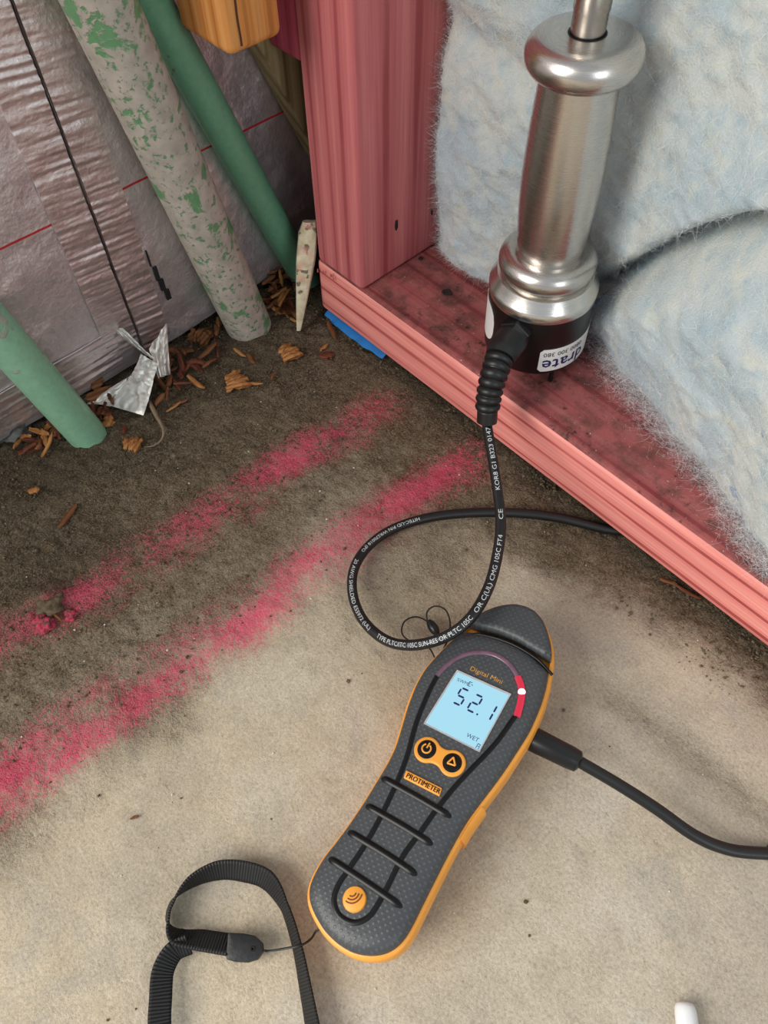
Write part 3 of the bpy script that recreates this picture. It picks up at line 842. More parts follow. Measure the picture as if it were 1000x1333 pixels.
# ------------------------------------------------------------------ cable
def cable():
    C0 = P0 + AX * 0.0290
    phi = radians(-76)
    out = np.array([cos(phi), sin(phi), 0.0])
    g0 = C0 + out * 0.0295
    root = thing('sensor_cable', 'thick black printed cable looping from the probe base to the meter socket', 'cable', tuple(at(560, 760)))
    off = tuple(at(560, 760))
    r = 0.0029
    # gland nut: hexagon on the base
    V, F = tube([g0, g0 + out * 0.0035, g0 + out * 0.0042, g0 + out * 0.0085, g0 + out * 0.0095], [0.0100, 0.0100, 0.0094, 0.0094, 0.0086], 6)
    obj('gland_nut', V, F, M_BLACK, root, ang=20, off=off)
    V, F = tube([g0 + out * 0.0095, g0 + out * 0.0125, g0 + out * 0.0185], [0.0094, 0.0090, 0.0080], 20)
    # corrugated bend relief
    e1 = at(634, 549, 0.0640)
    B = catmull([g0 + out * 0.006, g0 + out * 0.018 - np.array([0, 0, 0.0015]), at(642, 492, 0.0850), at(636, 520, 0.0760), e1], 40)
    B = resample(B, 150)
    rad = []
    for i in range(150):
        t = i / 149
        base = 0.0080 - 0.0022 * t
        if t < 0.28: rr = 0.0092 - 0.002 * max(0, t - 0.2) / 0.08 * 0.5
        elif t > 0.86: rr = 0.0057
        else: rr = base + 0.00085 * (1 if 0 else (abs(sin((t - 0.28) * pi / 0.58 * 7)) ** 0.6) * 2 - 1)
        rad.append(rr)
    V, F = tube(B, rad, 24); obj('bend_relief', V, F, M_RUBBER, root, ang=60, off=off)
    pts = [at(633.5, 540, 0.0625), at(634.5, 556, 0.0605), at(642, 600, 0.055), at(648, 640, 0.051), at(652, 680, 0.0485), at(648, 720, 0.0465), at(636, 765, 0.046), at(612, 805, 0.0445),
           at(578, 830, 0.038), at(535, 840, 0.026), at(500, 832, 0.018), at(472, 806, 0.0125), at(459, 772, 0.0105), at(462, 738, 0.009), at(483, 708, 0.0065), at(520, 685, 0.0045),
           at(575, 671, 0.0036), at(650, 667, 0.0034), at(720, 673, 0.0034), at(785, 688, 0.0036)]
    last = pts[-1]
    pts += [np.array([last[0] + 0.022, 0.272, 0.0037]), np.array([last[0] + 0.07, 0.281, 0.0037]), np.array([0.06, 0.276, 0.0036]), np.array([0.13, 0.245, 0.0036]), np.array([0.160, 0.205, 0.0036]), np.array([0.145, 0.175, 0.0036]),
            at(1030, 1112, 0.004), at(998, 1111, 0.005), at(950, 1106, 0.007), at(905, 1088, 0.0105), at(855, 1053, 0.015), at(805, 1021, 0.0185), at(757, 993, 0.0225), at(745, 986, 0.0235)]
    C = resample(catmull(pts, 24), 700)
    V, F = tube(C, r, 16); obj('jacket', V, F, M_RUBBER, root, off=off)
    # plug
    a, b = at(752, 991, 0.0230), at(692, 961, 0.0245)
    d = (b - a) / np.linalg.norm(b - a); Lp = np.linalg.norm(b - a)
    V, F = tube([a - d * 0.001, a, a + d * 0.003, a + d * 0.0035, a + d * (Lp - 0.001), a + d * Lp], [0.0040, 0.0052, 0.0055, 0.0056, 0.0060, 0.0056], 32)
    obj('plug', V, F, M_BLACK, root, off=off)
    V, F = tube([b - d * 0.0005, b + d * 0.0028], 0.0050, 28); obj('plug_ferrule', V, F, M_SILVER, root, off=off)
    # printing, read from the far end of the loop towards the probe
    T, N, Bn = frames(C)
    s = np.concatenate([[0], np.cumsum(np.linalg.norm(np.diff(C, axis=0), axis=1))])
    def s_at(px, py, z):
        return s[np.argmin(np.linalg.norm(C[:350] - at(px, py, z), axis=1))]
    Up = np.array([0.22, -0.34, 1.0]); Up /= np.linalg.norm(Up)
    def print_text(txt, sa, sb, size):
        """sa: arc position of the first letter, sb: of the last (smaller)"""
        V, F = text_mesh(txt, size, 0, 0.0, (0.0, 0.12, 0.24, 0.36, 0.48, 0.6))
        V[:, 0] *= (sa - sb) / V[:, 0].max(); V[:, 1] -= size * 0.35
        out = []
        for v in V:
            ss = sa - v[0]
            c = np.array([np.interp(ss, s, C[:, i]) for i in range(3)]); t = -np.array([np.interp(ss, s, T[:, i]) for i in range(3)]); t /= np.linalg.norm(t)
            n = Up - t * (Up @ t); n /= np.linalg.norm(n); side = np.cross(n, t)
            th = v[1] / r
            out.append(c + (r + 0.00012) * (cos(th) * n + sin(th) * side))
        obj('printed_lettering', out, F, M_PRINT, root, smooth=False, off=off)
    sz = 0.0034
    print_text('HITEC-UD P/N WRS70018 (PO', s_at(545, 678, 0.004), s_at(472, 722, 0.0078), sz * 0.8)
    print_text('20 AWG SHIELDED E55972 (UL)', s_at(466, 732, 0.0085), s_at(484, 822, 0.015), sz * 0.85)
    print_text('TYPE PLTC/ITC 105C SUN-RES OR PLTC 105C', s_at(492, 829, 0.017), s_at(612, 805, 0.0445), sz)
    print_text('OR C(UL) CMG 105C FT4', s_at(617, 800, 0.0448), s_at(650, 700, 0.0475), sz)
    print_text('CE', s_at(652, 680, 0.0485), s_at(652, 667, 0.049), sz)
    print_text('KOR8 G1 B323 0147', s_at(648, 640, 0.051), s_at(636, 558, 0.060), sz)
cable()

# ------------------------------------------------------------------ moisture meter
def meter():
    roll = radians(12)
    u = at(675, 793, 0.03) - at(480, 1250, 0.03); u[2] = 0; u /= np.linalg.norm(u)
    v = np.array([u[1], -u[0], 0.0])
    vr = v * cos(roll) + np.array([0, 0, 1]) * sin(roll)
    w = np.cross(vr, u)
    O = at(580, 1000, 0.0285)
    Rm = Matrix((Vector(vr), Vector(u), Vector(w))).transposed()
    A3 = np.stack([vr, u, w])
    root = thing('moisture_meter', 'grey and orange handheld moisture meter showing 52.1 on a lit blue screen', 'meter', tuple(O), Rm.to_euler())
    def loc(px, py, h=0.0):
        d = ray(px, py); t = ((O + w * h - CAMP) @ w) / (d @ w)
        return A3 @ (CAMP + d * t - O)
    def A(X, Y, h=0.0): return loc(380 + X / 2.5632, 760 + Y / 2.5632, h)         # points read off the meter
    def B(X, Y, h=0.0): return loc(520 + X / 5.0, 840 + Y / 5.0, h)
    TOP = 0.0072
    right = [(862, 300), (855, 345), (840, 400), (818, 455), (795, 505), (760, 560), (720, 622), (680, 678), (636, 735), (592, 795), (562, 845), (532, 900), (500, 962), (470, 1022), (440, 1082), (412, 1140), (384, 1190), (350, 1226), (305, 1247), (252, 1250), (200, 1238), (150, 1207), (108, 1165), (76, 1112), (56, 1062), (58, 1012), (82, 958), (110, 912), (146, 868), (190, 808), (240, 734), (288, 655), (320, 602), (345, 550), (366, 480), (386, 412), (412, 345), (442, 292), (478, 250), (512, 214), (545, 183), (566, 164)]
    cap = [(585, 147), (608, 128), (640, 108), (680, 92), (715, 84), (750, 82), (785, 90), (815, 106), (840, 135), (856, 172), (866, 210), (870, 240), (867, 272)]
    groove = [(566, 160), (620, 163), (690, 180), (750, 205), (810, 242), (866, 290)]
    # outline of the whole case (lower shell)
    whole = np.array([A(*p)[:2] for p in cap + right])
    whole = resample(catmull(whole, 6, True), 220, True)
    def smooth(P, it):
        for _ in range(it): P = 0.25 * np.roll(P, 1, 0) + 0.5 * P + 0.25 * np.roll(P, -1, 0)
        return P
    def normals(P):
        t = np.roll(P, -1, 0) - np.roll(P, 1, 0); n = np.stack([t[:, 1], -t[:, 0]], 1); n /= np.linalg.norm(n, axis=1)[:, None] + 1e-12
        a = 0.5 * np.sum(P[:, 0] * np.roll(P[:, 1], -1) - np.roll(P[:, 0], -1) * P[:, 1])
        return n if a > 0 else -n
    def loft(P, rings, cap0=True, cap1=True):
        n = normals(P); V = []; F = []; k = len(P)
        for o_, z_ in rings:
            q = P + n * o_
            if o_ < -0.004: q = smooth(q, 3)
            for p in q: V.append((p[0], p[1], z_))
        for i in range(len(rings) - 1):
            for j in range(k): F.append((i * k + j, i * k + (j + 1) % k, (i + 1) * k + (j + 1) % k, (i + 1) * k + j))
        from mathutils.geometry import tessellate_polygon
        for on, b in ((cap0, 0), (cap1, (len(rings) - 1) * k)):
            if on: F += [tuple(b + j for j in tr) for tr in tessellate_polygon([[Vector((V[b + j][0], V[b + j][1], 0)) for j in range(k)]])]
        return V, F
    whole = smooth(whole, 4)
    V, F = loft(whole, [(-0.009, -0.0245), (-0.0062, -0.0236), (-0.0036, -0.021), (-0.0012, -0.016), (0.0004, -0.010), (0.0010, -0.005), (0.0010, -0.0012), (0.0004, 0.0004), (-0.0008, 0.0006), (-0.0012, -0.002)], True, True)
    sh = obj('lower_shell', V, F, M_AMBER, root, ang=60)
    # raised grip panel on the right flank
    i0 = np.argmin(np.linalg.norm(whole - A(632, 738)[:2], axis=1)); i1 = np.argmin(np.linalg.norm(whole - A(560, 848)[:2], axis=1))
    i0, i1 = min(i0, i1), max(i0, i1); seg = np.arange(i0, i1 + 1)
    nn = normals(whole); P = np.zeros((len(seg), 6, 3))
    for a_, i in enumerate(seg):
        for b_, (o_, z_) in enumerate(((0.0006, 0.0007), (0.0022, -0.0010), (0.0026, -0.005), (0.0020, -0.010), (0.0004, -0.016), (-0.0014, -0.019))):
            q = whole[i] + nn[i] * o_; P[a_, b_] = (q[0], q[1], z_)
    V, F = sheet(P, -0.0016); 
    V, F = sheet(P, 0.0016); obj('side_panel', V, F, M_AMBER, root, ang=40)
    body_o = np.array([A(*p)[:2] for p in right] + [A(X, Y + 5)[:2] for X, Y in groove[1:-1]])
    body_o = resample(np.vstack([body_o, body_o[:1]]), 240)[:-1]; body_o = smooth(body_o, 3)
    rings = [(-0.0006, -0.001), (-0.0006, 0.0012), (-0.0010, 0.0030), (-0.0020, 0.0048), (-0.0036, 0.0060), (-0.0056, 0.0067), (-0.0078, TOP)]
    V, F = loft(body_o, rings, True, True); obj('upper_shell', V, F, M_GREY, root, ang=60)
    cap_o = np.array([A(*p)[:2] for p in cap] + [A(X, Y - 2)[:2] for X, Y in groove[::-1][1:-1]])
    cap_o = resample(np.vstack([cap_o, cap_o[:1]]), 140)[:-1]; cap_o = smooth(cap_o, 2)
    rc = [(-0.0006, -0.001), (-0.0002, 0.0030), (-0.0004, 0.0050), (-0.0010, 0.0062), (-0.0022, 0.0069), (-0.0034, 0.0071)]
    V, F = loft(cap_o, rc, True, True); obj('end_cap', V, F, M_GREY, root, ang=45)
    G = np.array([A(X + 3, Y + 3, 0.0058) for X, Y in groove]); G = resample(catmull(G, 10), 50)
    G[:, 2] = 0.0052 * np.clip(np.sin(np.linspace(0.25, pi - 0.25, 50)) * 1.6, 0, 1)
    V, F = tube(G, 0.0008, 10); obj('cap_gasket', V, F, M_GROOVE, root)
    # grooves and cross bars
    zt = TOP
    def stripe(pts, r, name, mat, h=zt, closed=False, z=None, flat=0.5):
        P = np.array([A(X, Y, h) for X, Y in pts]); P = resample(catmull(P, 12), max(40, len(pts) * 6)); P[:, 2] = (h if z is None else z)
        V, F = tube(P, r, 10, flat=flat); return obj(name, V, F, mat, root)
    stripe([(485, 308), (465, 345), (448, 382), (420, 450), (402, 510), (386, 570), (352, 660), (300, 770), (245, 870), (188, 955), (158, 1000), (141, 1045), (147, 1088), (172, 1118), (213, 1131), (255, 1113), (284, 1075), (320, 1010), (370, 910), (425, 835), (480, 757), (540, 682), (600, 617), (650, 566), (690, 520), (722, 475), (748, 438)], 0.00125, 'grip_groove', M_GROOVE)
    for pts in ([(300, 646), (420, 712), (542, 784)], [(248, 738), (365, 805), (482, 878)], [(188, 826), (310, 900), (430, 980)], [(124, 915), (250, 998), (380, 1087)]):
        P = np.array([A(X, Y, zt) for X, Y in pts]); P = resample(catmull(P, 10), 30)
        P[:, 2] = zt + 0.0002; P[0:3, 2] -= np.array([0.0014, 0.0008, 0.0003]); P[-4:, 2] -= np.array([0.0004, 0.001, 0.0018, 0.0028])
        V, F = tube(P, [0.0010] + [0.00155] * 28 + [0.0010], 10, flat=0.65); obj('grip_bar', V, F, M_GROOVE, root)
    # light pipe
    def bstripe(pts, r, name, mat, z=zt + 0.0002, flat=0.5):
        P = np.array([B(X, Y, zt) for X, Y in pts]); P = resample(catmull(P, 12), 60); P[:, 2] = z
        V, F = tube(P, r, 10, flat=flat); return obj(name, V, F, mat, root)
    bstripe([(245, 200), (300, 140), (375, 85), (455, 55), (540, 48), (620, 62), (690, 102), (740, 155), (770, 205)], 0.0012, 'light_pipe', M_TUBE)
    bstripe([(770, 205), (792, 265), (797, 320), (790, 370), (778, 420), (765, 465)], 0.0017, 'lit_light_pipe', M_REDTUBE)
    V = []; c = B(797, 306, zt); prof = [(0.0018 * cos(t), zt + 0.0004 + 0.0012 * sin(t)) for t in np.linspace(0, pi / 2 - 0.05, 6)]
    V, F = lathe(prof, 20, False, True); V = [(p[0] + c[0], p[1] + c[1], p[2]) for p in V]; obj('warning_lamp', V, F, M_LED, root)
    # screen
    cs = [B(378, 172, zt), B(720, 325, zt), B(520, 690, zt), B(166, 510, zt)]
    cs = [np.array([c[0], c[1], 0]) for c in cs]
    def uv(a, b, z): return cs[0] * (1 - a) * (1 - b) + cs[1] * a * (1 - b) + cs[2] * a * b + cs[3] * (1 - a) * b + np.array([0, 0, z])
    def slab(a0, a1, b0, b1, z0, z1):
        V = [uv(a0, b0, z0), uv(a1, b0, z0), uv(a1, b1, z0), uv(a0, b1, z0), uv(a0, b0, z1), uv(a1, b0, z1), uv(a1, b1, z1), uv(a0, b1, z1)]
        return V, [(0, 3, 2, 1), (4, 5, 6, 7), (0, 1, 5, 4), (1, 2, 6, 5), (2, 3, 7, 6), (3, 0, 4, 7)]
    sc = obj('screen', *slab(0, 1, 0, 1, zt - 0.001, zt + 0.0004), M_LCD, root, smooth=False)
    fr = join(slab(-0.015, 1.015, -0.02, 0.012, zt - 0.001, zt + 0.0008), slab(-0.015, 1.015, 0.99, 1.012, zt - 0.001, zt + 0.0006), slab(-0.018, 0.008, 0, 1, zt - 0.001, zt + 0.0006), slab(0.992, 1.012, 0, 1, zt - 0.001, zt + 0.0006))
    obj('screen_rim', *fr, M_LENS, root, smooth=False)
    # seven segment figures in screen units, sheared like the display
    sh_ = 0.0
    def seg(p, q, wd, z=zt + 0.00045):
        p = np.array(p); q = np.array(q); d = (q - p) / np.linalg.norm(q - p); n = np.array([-d[1], d[0]]) * wd
        out = [p, p + d * wd + n, q - d * wd + n, q, q - d * wd - n, p + d * wd - n]
        V = [uv(a, b, z) for a, b in out] + [uv(a, b, z + 0.0002) for a, b in out]
        F = [tuple(range(6))[::-1], tuple(range(6, 12))] + [(i, (i + 1) % 6, 6 + (i + 1) % 6, 6 + i) for i in range(6)]
        return V, F
    def digit(ch, x, y, w_, h_, wd):
        on = {'5': 'afgcd', '2': 'abged', '1': 'bc'}[ch]; g = 0.006
        pt = lambda a, b: (x + a * w_ + sh_ * (1 - b) * 1.0, y + b * h_)
        S = {'a': (pt(0.05, 0), pt(0.95, 0)), 'b': (pt(1, 0.06), pt(1, 0.46)), 'c': (pt(1, 0.54), pt(1, 0.94)), 'd': (pt(0.05, 1), pt(0.95, 1)), 'e': (pt(0, 0.54), pt(0, 0.94)), 'f': (pt(0, 0.06), pt(0, 0.46)), 'g': (pt(0.05, 0.5), pt(0.95, 0.5))}
        return [seg(*S[c], wd) for c in on]
    segs = digit('5', 0.225, 0.222, 0.135, 0.275, 0.015) + digit('2', 0.492, 0.222, 0.132, 0.285, 0.015) + digit('1', 0.773, 0.236, 0.132, 0.285, 0.015)
    segs.append(slab(0.668, 0.696, 0.492, 0.520, zt + 0.0004, zt + 0.0006))
    obj('reading_digits', *join(*segs), M_NAVY, sc, smooth=False)
    def screen_text(t, a, b, hgt):
        V, F = text_mesh(t, 1.0); k = hgt / 0.7
        asp = np.linalg.norm(cs[3] - cs[0]) / np.linalg.norm(cs[1] - cs[0])
        return [uv(a + p[0] * k * asp, b - p[1] * k, zt + 0.0006) for p in V], F
    obj('mode_lettering', *screen_text('%WME', 0.07, 0.150, 0.055), M_NAVY, sc, smooth=False)
    ic = join(slab(0.285, 0.295, 0.07, 0.15, zt + .0004, zt + .0006), slab(0.285, 0.34, 0.07, 0.078, zt + .0004, zt + .0006), slab(0.285, 0.34, 0.142, 0.15, zt + .0004, zt + .0006), slab(0.34, 0.37, 0.105, 0.115, zt + .0004, zt + .0006))
    obj('mode_symbol', *ic, M_NAVY, sc, smooth=False)
    obj('wet_lettering', *screen_text('WET', 0.70, 0.895, 0.065), M_NAVY, sc, smooth=False)
    ic = join(slab(0.925, 0.933, 0.905, 0.985, zt + .0004, zt + .0006), slab(0.925, 0.975, 0.905, 0.913, zt + .0004, zt + .0006), slab(0.967, 0.975, 0.905, 0.985, zt + .0004, zt + .0006), slab(0.94, 0.96, 0.94, 0.95, zt + .0004, zt + .0006))
    obj('battery_symbol', *ic, M_NAVY, sc, smooth=False)
    # flat lettering helper on the top face
    def face_text(t, p0, p1, hgt, mat, name, z=zt + 0.0001, ex=0.0002, parent=root, bold=0.0):
        V, F = text_mesh(t, 1.0)
        if bold: V, F = join(*[(V + np.array([q, 0, 0]), F) for q in (-bold, 0, bold)]); V = np.array(V)
        a = B(*p0, zt)[:2]; b = B(*p1, zt)[:2]
        k = np.linalg.norm(b - a) / V[:, 0].max(); d = (b - a) / np.linalg.norm(b - a); n = np.array([-d[1], d[0]])
        ky = hgt / 0.7
        return obj(name, [tuple(a + d * p[0] * k + n * p[1] * ky) + (z,) for p in V], F, mat, parent, smooth=False)
    face_text('Digital Mini', (455, 160), (664, 252), 0.0024, M_AMBERD, 'model_lettering')
    # buttons in a figure-of-eight bezel
    c1, c2 = B(181, 681, zt)[:2], B(346, 769, zt)[:2]
    scale = np.linalg.norm(c2 - c1) / np.hypot(165, 88)
    ro = 86 * scale; rn = 31 * scale
    d = (c2 - c1) / np.linalg.norm(c2 - c1); n = np.array([-d[1], d[0]]); D = np.linalg.norm(c2 - c1)
    out = []
    for k in range(60):
        t = k / 59 * 2 * radians(142) + radians(38); out.append(c1 + d * ro * cos(t) * 1.0 + n * ro * sin(t))
    for k in range(60):
        t = -pi + radians(38) + k / 59 * 2 * radians(142); out.append(c2 + d * ro * cos(t) + n * ro * sin(t))
    out = smooth(np.array(out), 6)
    V, F = loft(out, [(0.0002, zt - 0.0012), (0.0, zt + 0.0005), (-0.0005, zt + 0.0009), (-0.0012, zt + 0.0009)], True, True)
    bz = obj('button_bezel', V, F, M_AMBER, root, ang=50)
    for c, nm in ((c1, 'power_button'), (c2, 'arrow_button')):
        rb = 60 * scale
        V, F = lathe([(rb * 1.06, zt + 0.0008), (rb * 1.0, zt + 0.00105), (rb * 0.95, zt + 0.0010), (rb * 0.93, zt + 0.0004 + 0.0007), (rb * 0.86, zt + 0.0016), (rb * 0.5, zt + 0.0018)], 40)
        bt = obj(nm, [(p[0] + c[0], p[1] + c[1], p[2]) for p in V], F, M_GROOVE, root)
        zi = zt + 0.0019
        if nm == 'power_button':
            P = [(c[0] + 0.48 * rb * cos(t), c[1] + 0.48 * rb * sin(t), zi) for t in np.linspace(pi / 2 - 0.4 + radians(-6), pi / 2 - 0.4 - 2 * pi + 0.9, 26)]
            P2 = [(c[0] + 0.10 * rb * q, c[1] + (0.05 + 0.62 * q) * rb, zi) for q in (0, 0.5, 1)]
            ic = join(tube(P, 0.00042, 8), tube(P2, 0.00042, 8))
        else:
            tri = [np.array([c[0] + 0.52 * rb * cos(t), c[1] + 0.52 * rb * sin(t), zi]) for t in (radians(-25), radians(95), radians(215))]
            ic = join(*[tube([tri[i], (tri[i] + tri[(i + 1) % 3]) / 2, tri[(i + 1) % 3]], 0.00042, 8) for i in range(3)])
        obj('button_symbol', *ic, M_AMBER, bt)
    # name badge
    bc = [B(45, 815, zt), B(280, 932, zt), B(262, 986, zt), B(28, 866, zt)]
    V = [(p[0], p[1], zt - 0.001) for p in bc] + [(p[0], p[1], zt + 0.0009) for p in bc]
    bd = bevelled('name_badge', V, [(0, 3, 2, 1), (4, 5, 6, 7), (0, 1, 5, 4), (1, 2, 6, 5), (2, 3, 7, 6), (3, 0, 4, 7)], 0.0004, 2, M_AMBER, root)
    a, b = np.array((45, 856.)), np.array((262, 966.))
    o = face_text('PROTIMETER', (42, 862), (262, 974), 0.0023, M_INK, 'badge_lettering', z=zt + 0.001, parent=bd, bold=0.03)
    # round emblem with three arcs
    c = A(210, 1053, zt); re = 0.0052
    V, F = lathe([(re, zt - 0.0008), (re, zt + 0.0004), (re * 0.93, zt + 0.0010), (re * 0.6, zt + 0.0015), (re * 0.2, zt + 0.0017)], 40)
    em = obj('emblem_disc', [(p[0] + c[0], p[1] + c[1], p[2]) for p in V], F, M_AMBER, root)
    arcs = []
    for k in range(3):
        rr = 0.0016 + 0.0013 * k; cc = (c[0] - 0.0018, c[1] + 0.0018)
        P = []
        for t in np.linspace(radians(-105), radians(15), 14):
            p = (cc[0] + rr * cos(t), cc[1] + rr * sin(t)); e = np.hypot(p[0] - c[0], p[1] - c[1]) / re
            P.append((p[0], p[1], zt + 0.0018 - 0.0009 * min(1, e) ** 2))
        arcs.append(tube(P, 0.00032, 6))
    obj('emblem_arc', *join(*arcs), plain('dark_amber', (120, 66, 20), 0.6), em)  # raised arcs coloured a darker amber than the disc
    # socket collar on the right flank
    # thin tether loop with a bead tied to the cap
    def world_local(p): return A3 @ (np.asarray(p) - O)
    tw = [at(567, 858, 0.012), at(558, 843, 0.010), at(540, 838, 0.008), at(524, 826, 0.005), at(526, 810, 0.004), at(540, 803, 0.004), at(555, 808, 0.005), at(562, 818, 0.006)]
    tw2 = [at(563, 817, 0.006), at(556, 806, 0.006), at(557, 795, 0.007), at(567, 789, 0.009), at(580, 794, 0.011), at(586, 810, 0.013), at(584, 830, 0.016), at(577, 846, 0.018)]
    P1_ = resample(catmull([world_local(p) for p in tw], 10), 60); P2_ = resample(catmull([world_local(p) for p in tw2], 10), 60)
    V, F = join(tube(P1_, 0.00045, 8), tube(P2_, 0.00045, 8)); tc = obj('tether_cord', V, F, M_BLACK, root)
    b0, b1 = world_local(at(558, 808, 0.007)), world_local(at(570, 826, 0.007))
    P = [b0 + (b1 - b0) * t for t in np.linspace(0, 1, 12)]
    V, F = tube(P, [0.0006 + 0.0022 * sin(pi * (0.06 + 0.88 * t)) ** 0.7 for t in np.linspace(0, 1, 12)], 16); obj('tether_bead', V, F, M_BLACK, tc)
    zs = [(Rm @ Vector(v.co) + Vector(O)).z for v in sh.data.vertices]
    print('METER min z', min(zs))
meter()

# ------------------------------------------------------------------ wrist strap
def strap():
    base = at(310, 1232); off = tuple(base)
    root = thing('wrist_strap', 'black ribbed wrist strap curled on the slab with a leather tab', 'strap', off)
    def ribbon(ctrl, wd, n=140):
        """ctrl: (pixel x, pixel y, height of the centre line, lean of the web from upright in degrees)"""
        P = resample(catmull([at(c[0], c[1], c[2]) for c in ctrl], 20), n)
        cw = np.array([at(c[0], c[1], c[2]) for c in ctrl]); ts = np.concatenate([[0], np.cumsum(np.linalg.norm(np.diff(cw, axis=0), axis=1))]); ts /= ts[-1]; lean = np.interp(np.linspace(0, 1, n), ts, [c[3] for c in ctrl])
        T = np.gradient(P, axis=0); T[:, 2] = 0; T /= np.linalg.norm(T, axis=1)[:, None]
        side = np.stack([-T[:, 1], T[:, 0], np.zeros(n)], 1)
        G = np.zeros((n, 7, 3))
        for i in range(n):
            a = radians(lean[i]); wdir = np.array([0, 0, 1]) * cos(a) + side[i] * sin(a)
            for j, q in enumerate(np.linspace(-0.5, 0.5, 7)): G[i, j] = P[i] + wdir * q * wd
        dz = np.minimum(0, G[..., 2].min(axis=1) - 0.0004); G[..., 2] -= dz[:, None]
        V, F = sheet(G, 0.0011)
        s = np.concatenate([[0], np.cumsum(np.linalg.norm(np.diff(P, axis=0), axis=1))])
        al = np.repeat(s, 7); al = np.concatenate([al, al])
        me = mesh('webbing', V, F, off); fix_normals(me)
        at_ = me.attributes.new('along', 'FLOAT', 'POINT'); at_.data.foreach_set('value', al.astype(np.float32))
        return link('webbing', me, M_WEB, root)
    ribbon([(434, 1480, .006, -40), (410, 1345, .006, -38), (400, 1290, .006, -32), (388, 1230, .006, -25), (372, 1180, .006, -22), (350, 1146, .006, -48), (320, 1134, .006, -52), (285, 1132, .006, -42), (250, 1146, .006, -15), (224, 1172, .006, 22), (217, 1198, .006, 20), (230, 1220, .006, -38), (262, 1225, .006, -55), (300, 1231, .006, -58)], 0.0100)
    ribbon([(246, 1228, .006, -50), (226, 1238, .006, -50), (212, 1264, .006, -65), (209, 1300, .006, -72), (208, 1345, .006, -75), (216, 1470, .006, -75)], 0.0096, 90)
    # leather tab, folded, with a rivet hole
    cs = [(297, 1214), (299, 1214), (318, 1215), (332, 1218), (342, 1228), (343, 1238), (335, 1249), (322, 1253), (305, 1252), (295, 1249), (294, 1248)]
    P = np.array([at(x, y, 0.0085) for x, y in cs]); 
    P = resample(np.vstack([P, P[:1]]), 61)[:-1]
    V = []; F = []
    c = P.mean(axis=0)
    for sc_, z_ in ((0.97, 0.0042), (1.0, 0.0052), (1.0, 0.0080), (0.97, 0.0090), (0.85, 0.0094)):
        for p in P: q = c + (p - c) * sc_; V.append((q[0], q[1], z_ + 0.0009 * (q[0] - c[0]) * 10))
    for i in range(4):
        for j in range(60): F.append((i * 60 + j, i * 60 + (j + 1) % 60, (i + 1) * 60 + (j + 1) % 60, (i + 1) * 60 + j))
    F.append(tuple(range(60))); F.append(tuple(240 + j for j in range(60)))
    tb = obj('leather_tab', V, F, plain('black_leather', (30, 31, 33), 0.5, var=0.15, scale=500, bump=0.3), root, off=off)
    e = at(329, 1235, 0.0095); V, F = lathe([(0.0011, 0.0002), (0.0009, 0.0006), (0.0004, 0.0002)], 16); obj('rivet_hole', [(p[0] + e[0], p[1] + e[1], p[2] + e[2] - 0.0001) for p in V], F, M_HOLE, tb, off=off)
    P = resample(catmull([at(338, 1236, .007), at(350, 1238, .006), at(375, 1234, .0105), at(393, 1230, .0125), at(405, 1222, .010), at(412, 1212, .009), at(424, 1204, .011)], 12), 60)
    V, F = tube(P, 0.0005, 8); obj('cord', V, F, M_BLACK, root, off=off)
strap()

# pale plastic stick entering at the bottom edge
a, b = at(891, 1304, 0.0045), at(922, 1560, 0.0045)
d = b - a; V = []; F = []
P = [a + d * t for t in (0, 0.003, 0.011, 0.03, 0.06, 0.2, 1.0)]
V, F = tube(P, [0.0015, 0.0026, 0.0036, 0.0042, 0.0045, 0.0047, 0.0048], 24)
o = obj('plastic_stick', V, F, M_WHITE, off=tuple(a)); o.location = tuple(a)
tag(o, 'rounded tip of a pale plastic stick on the bare slab', 'stick')

# ------------------------------------------------------------------ torn foil and debris
def curled(name, spine, widths, twist, label, cat, mat=M_SCRAP, n=40, crump=0.0012):
    P = resample(catmull(spine, 12), n); T, N, Bn = frames(P)
    G = np.zeros((n, 14, 3)); ts = np.linspace(0, 1, n)
    wd = np.interp(ts, np.linspace(0, 1, len(widths)), widths); tw = np.radians(np.interp(ts, np.linspace(0, 1, len(twist)), twist))
    for i in range(n):
        wdir = cos(tw[i]) * Bn[i] + sin(tw[i]) * N[i]; nn = -sin(tw[i]) * Bn[i] + cos(tw[i]) * N[i]
        for j, q in enumerate(np.linspace(-0.5, 0.5, 14)):
            k = noise.noise((i * 0.30, j * 0.35, len(label))) * crump + 0.10 * wd[i] * (q * q * 4 - 0.5)
            G[i, j] = P[i] + wdir * q * wd[i] + nn * k
    G[..., 2] = np.maximum(G[..., 2], 0.0012)
    V, F = sheet(G, 0.0003)
    base = tuple(P[0]); o = obj(name, V, F, mat, off=base, ang=50); o.location = base
    return tag(o, label, cat)
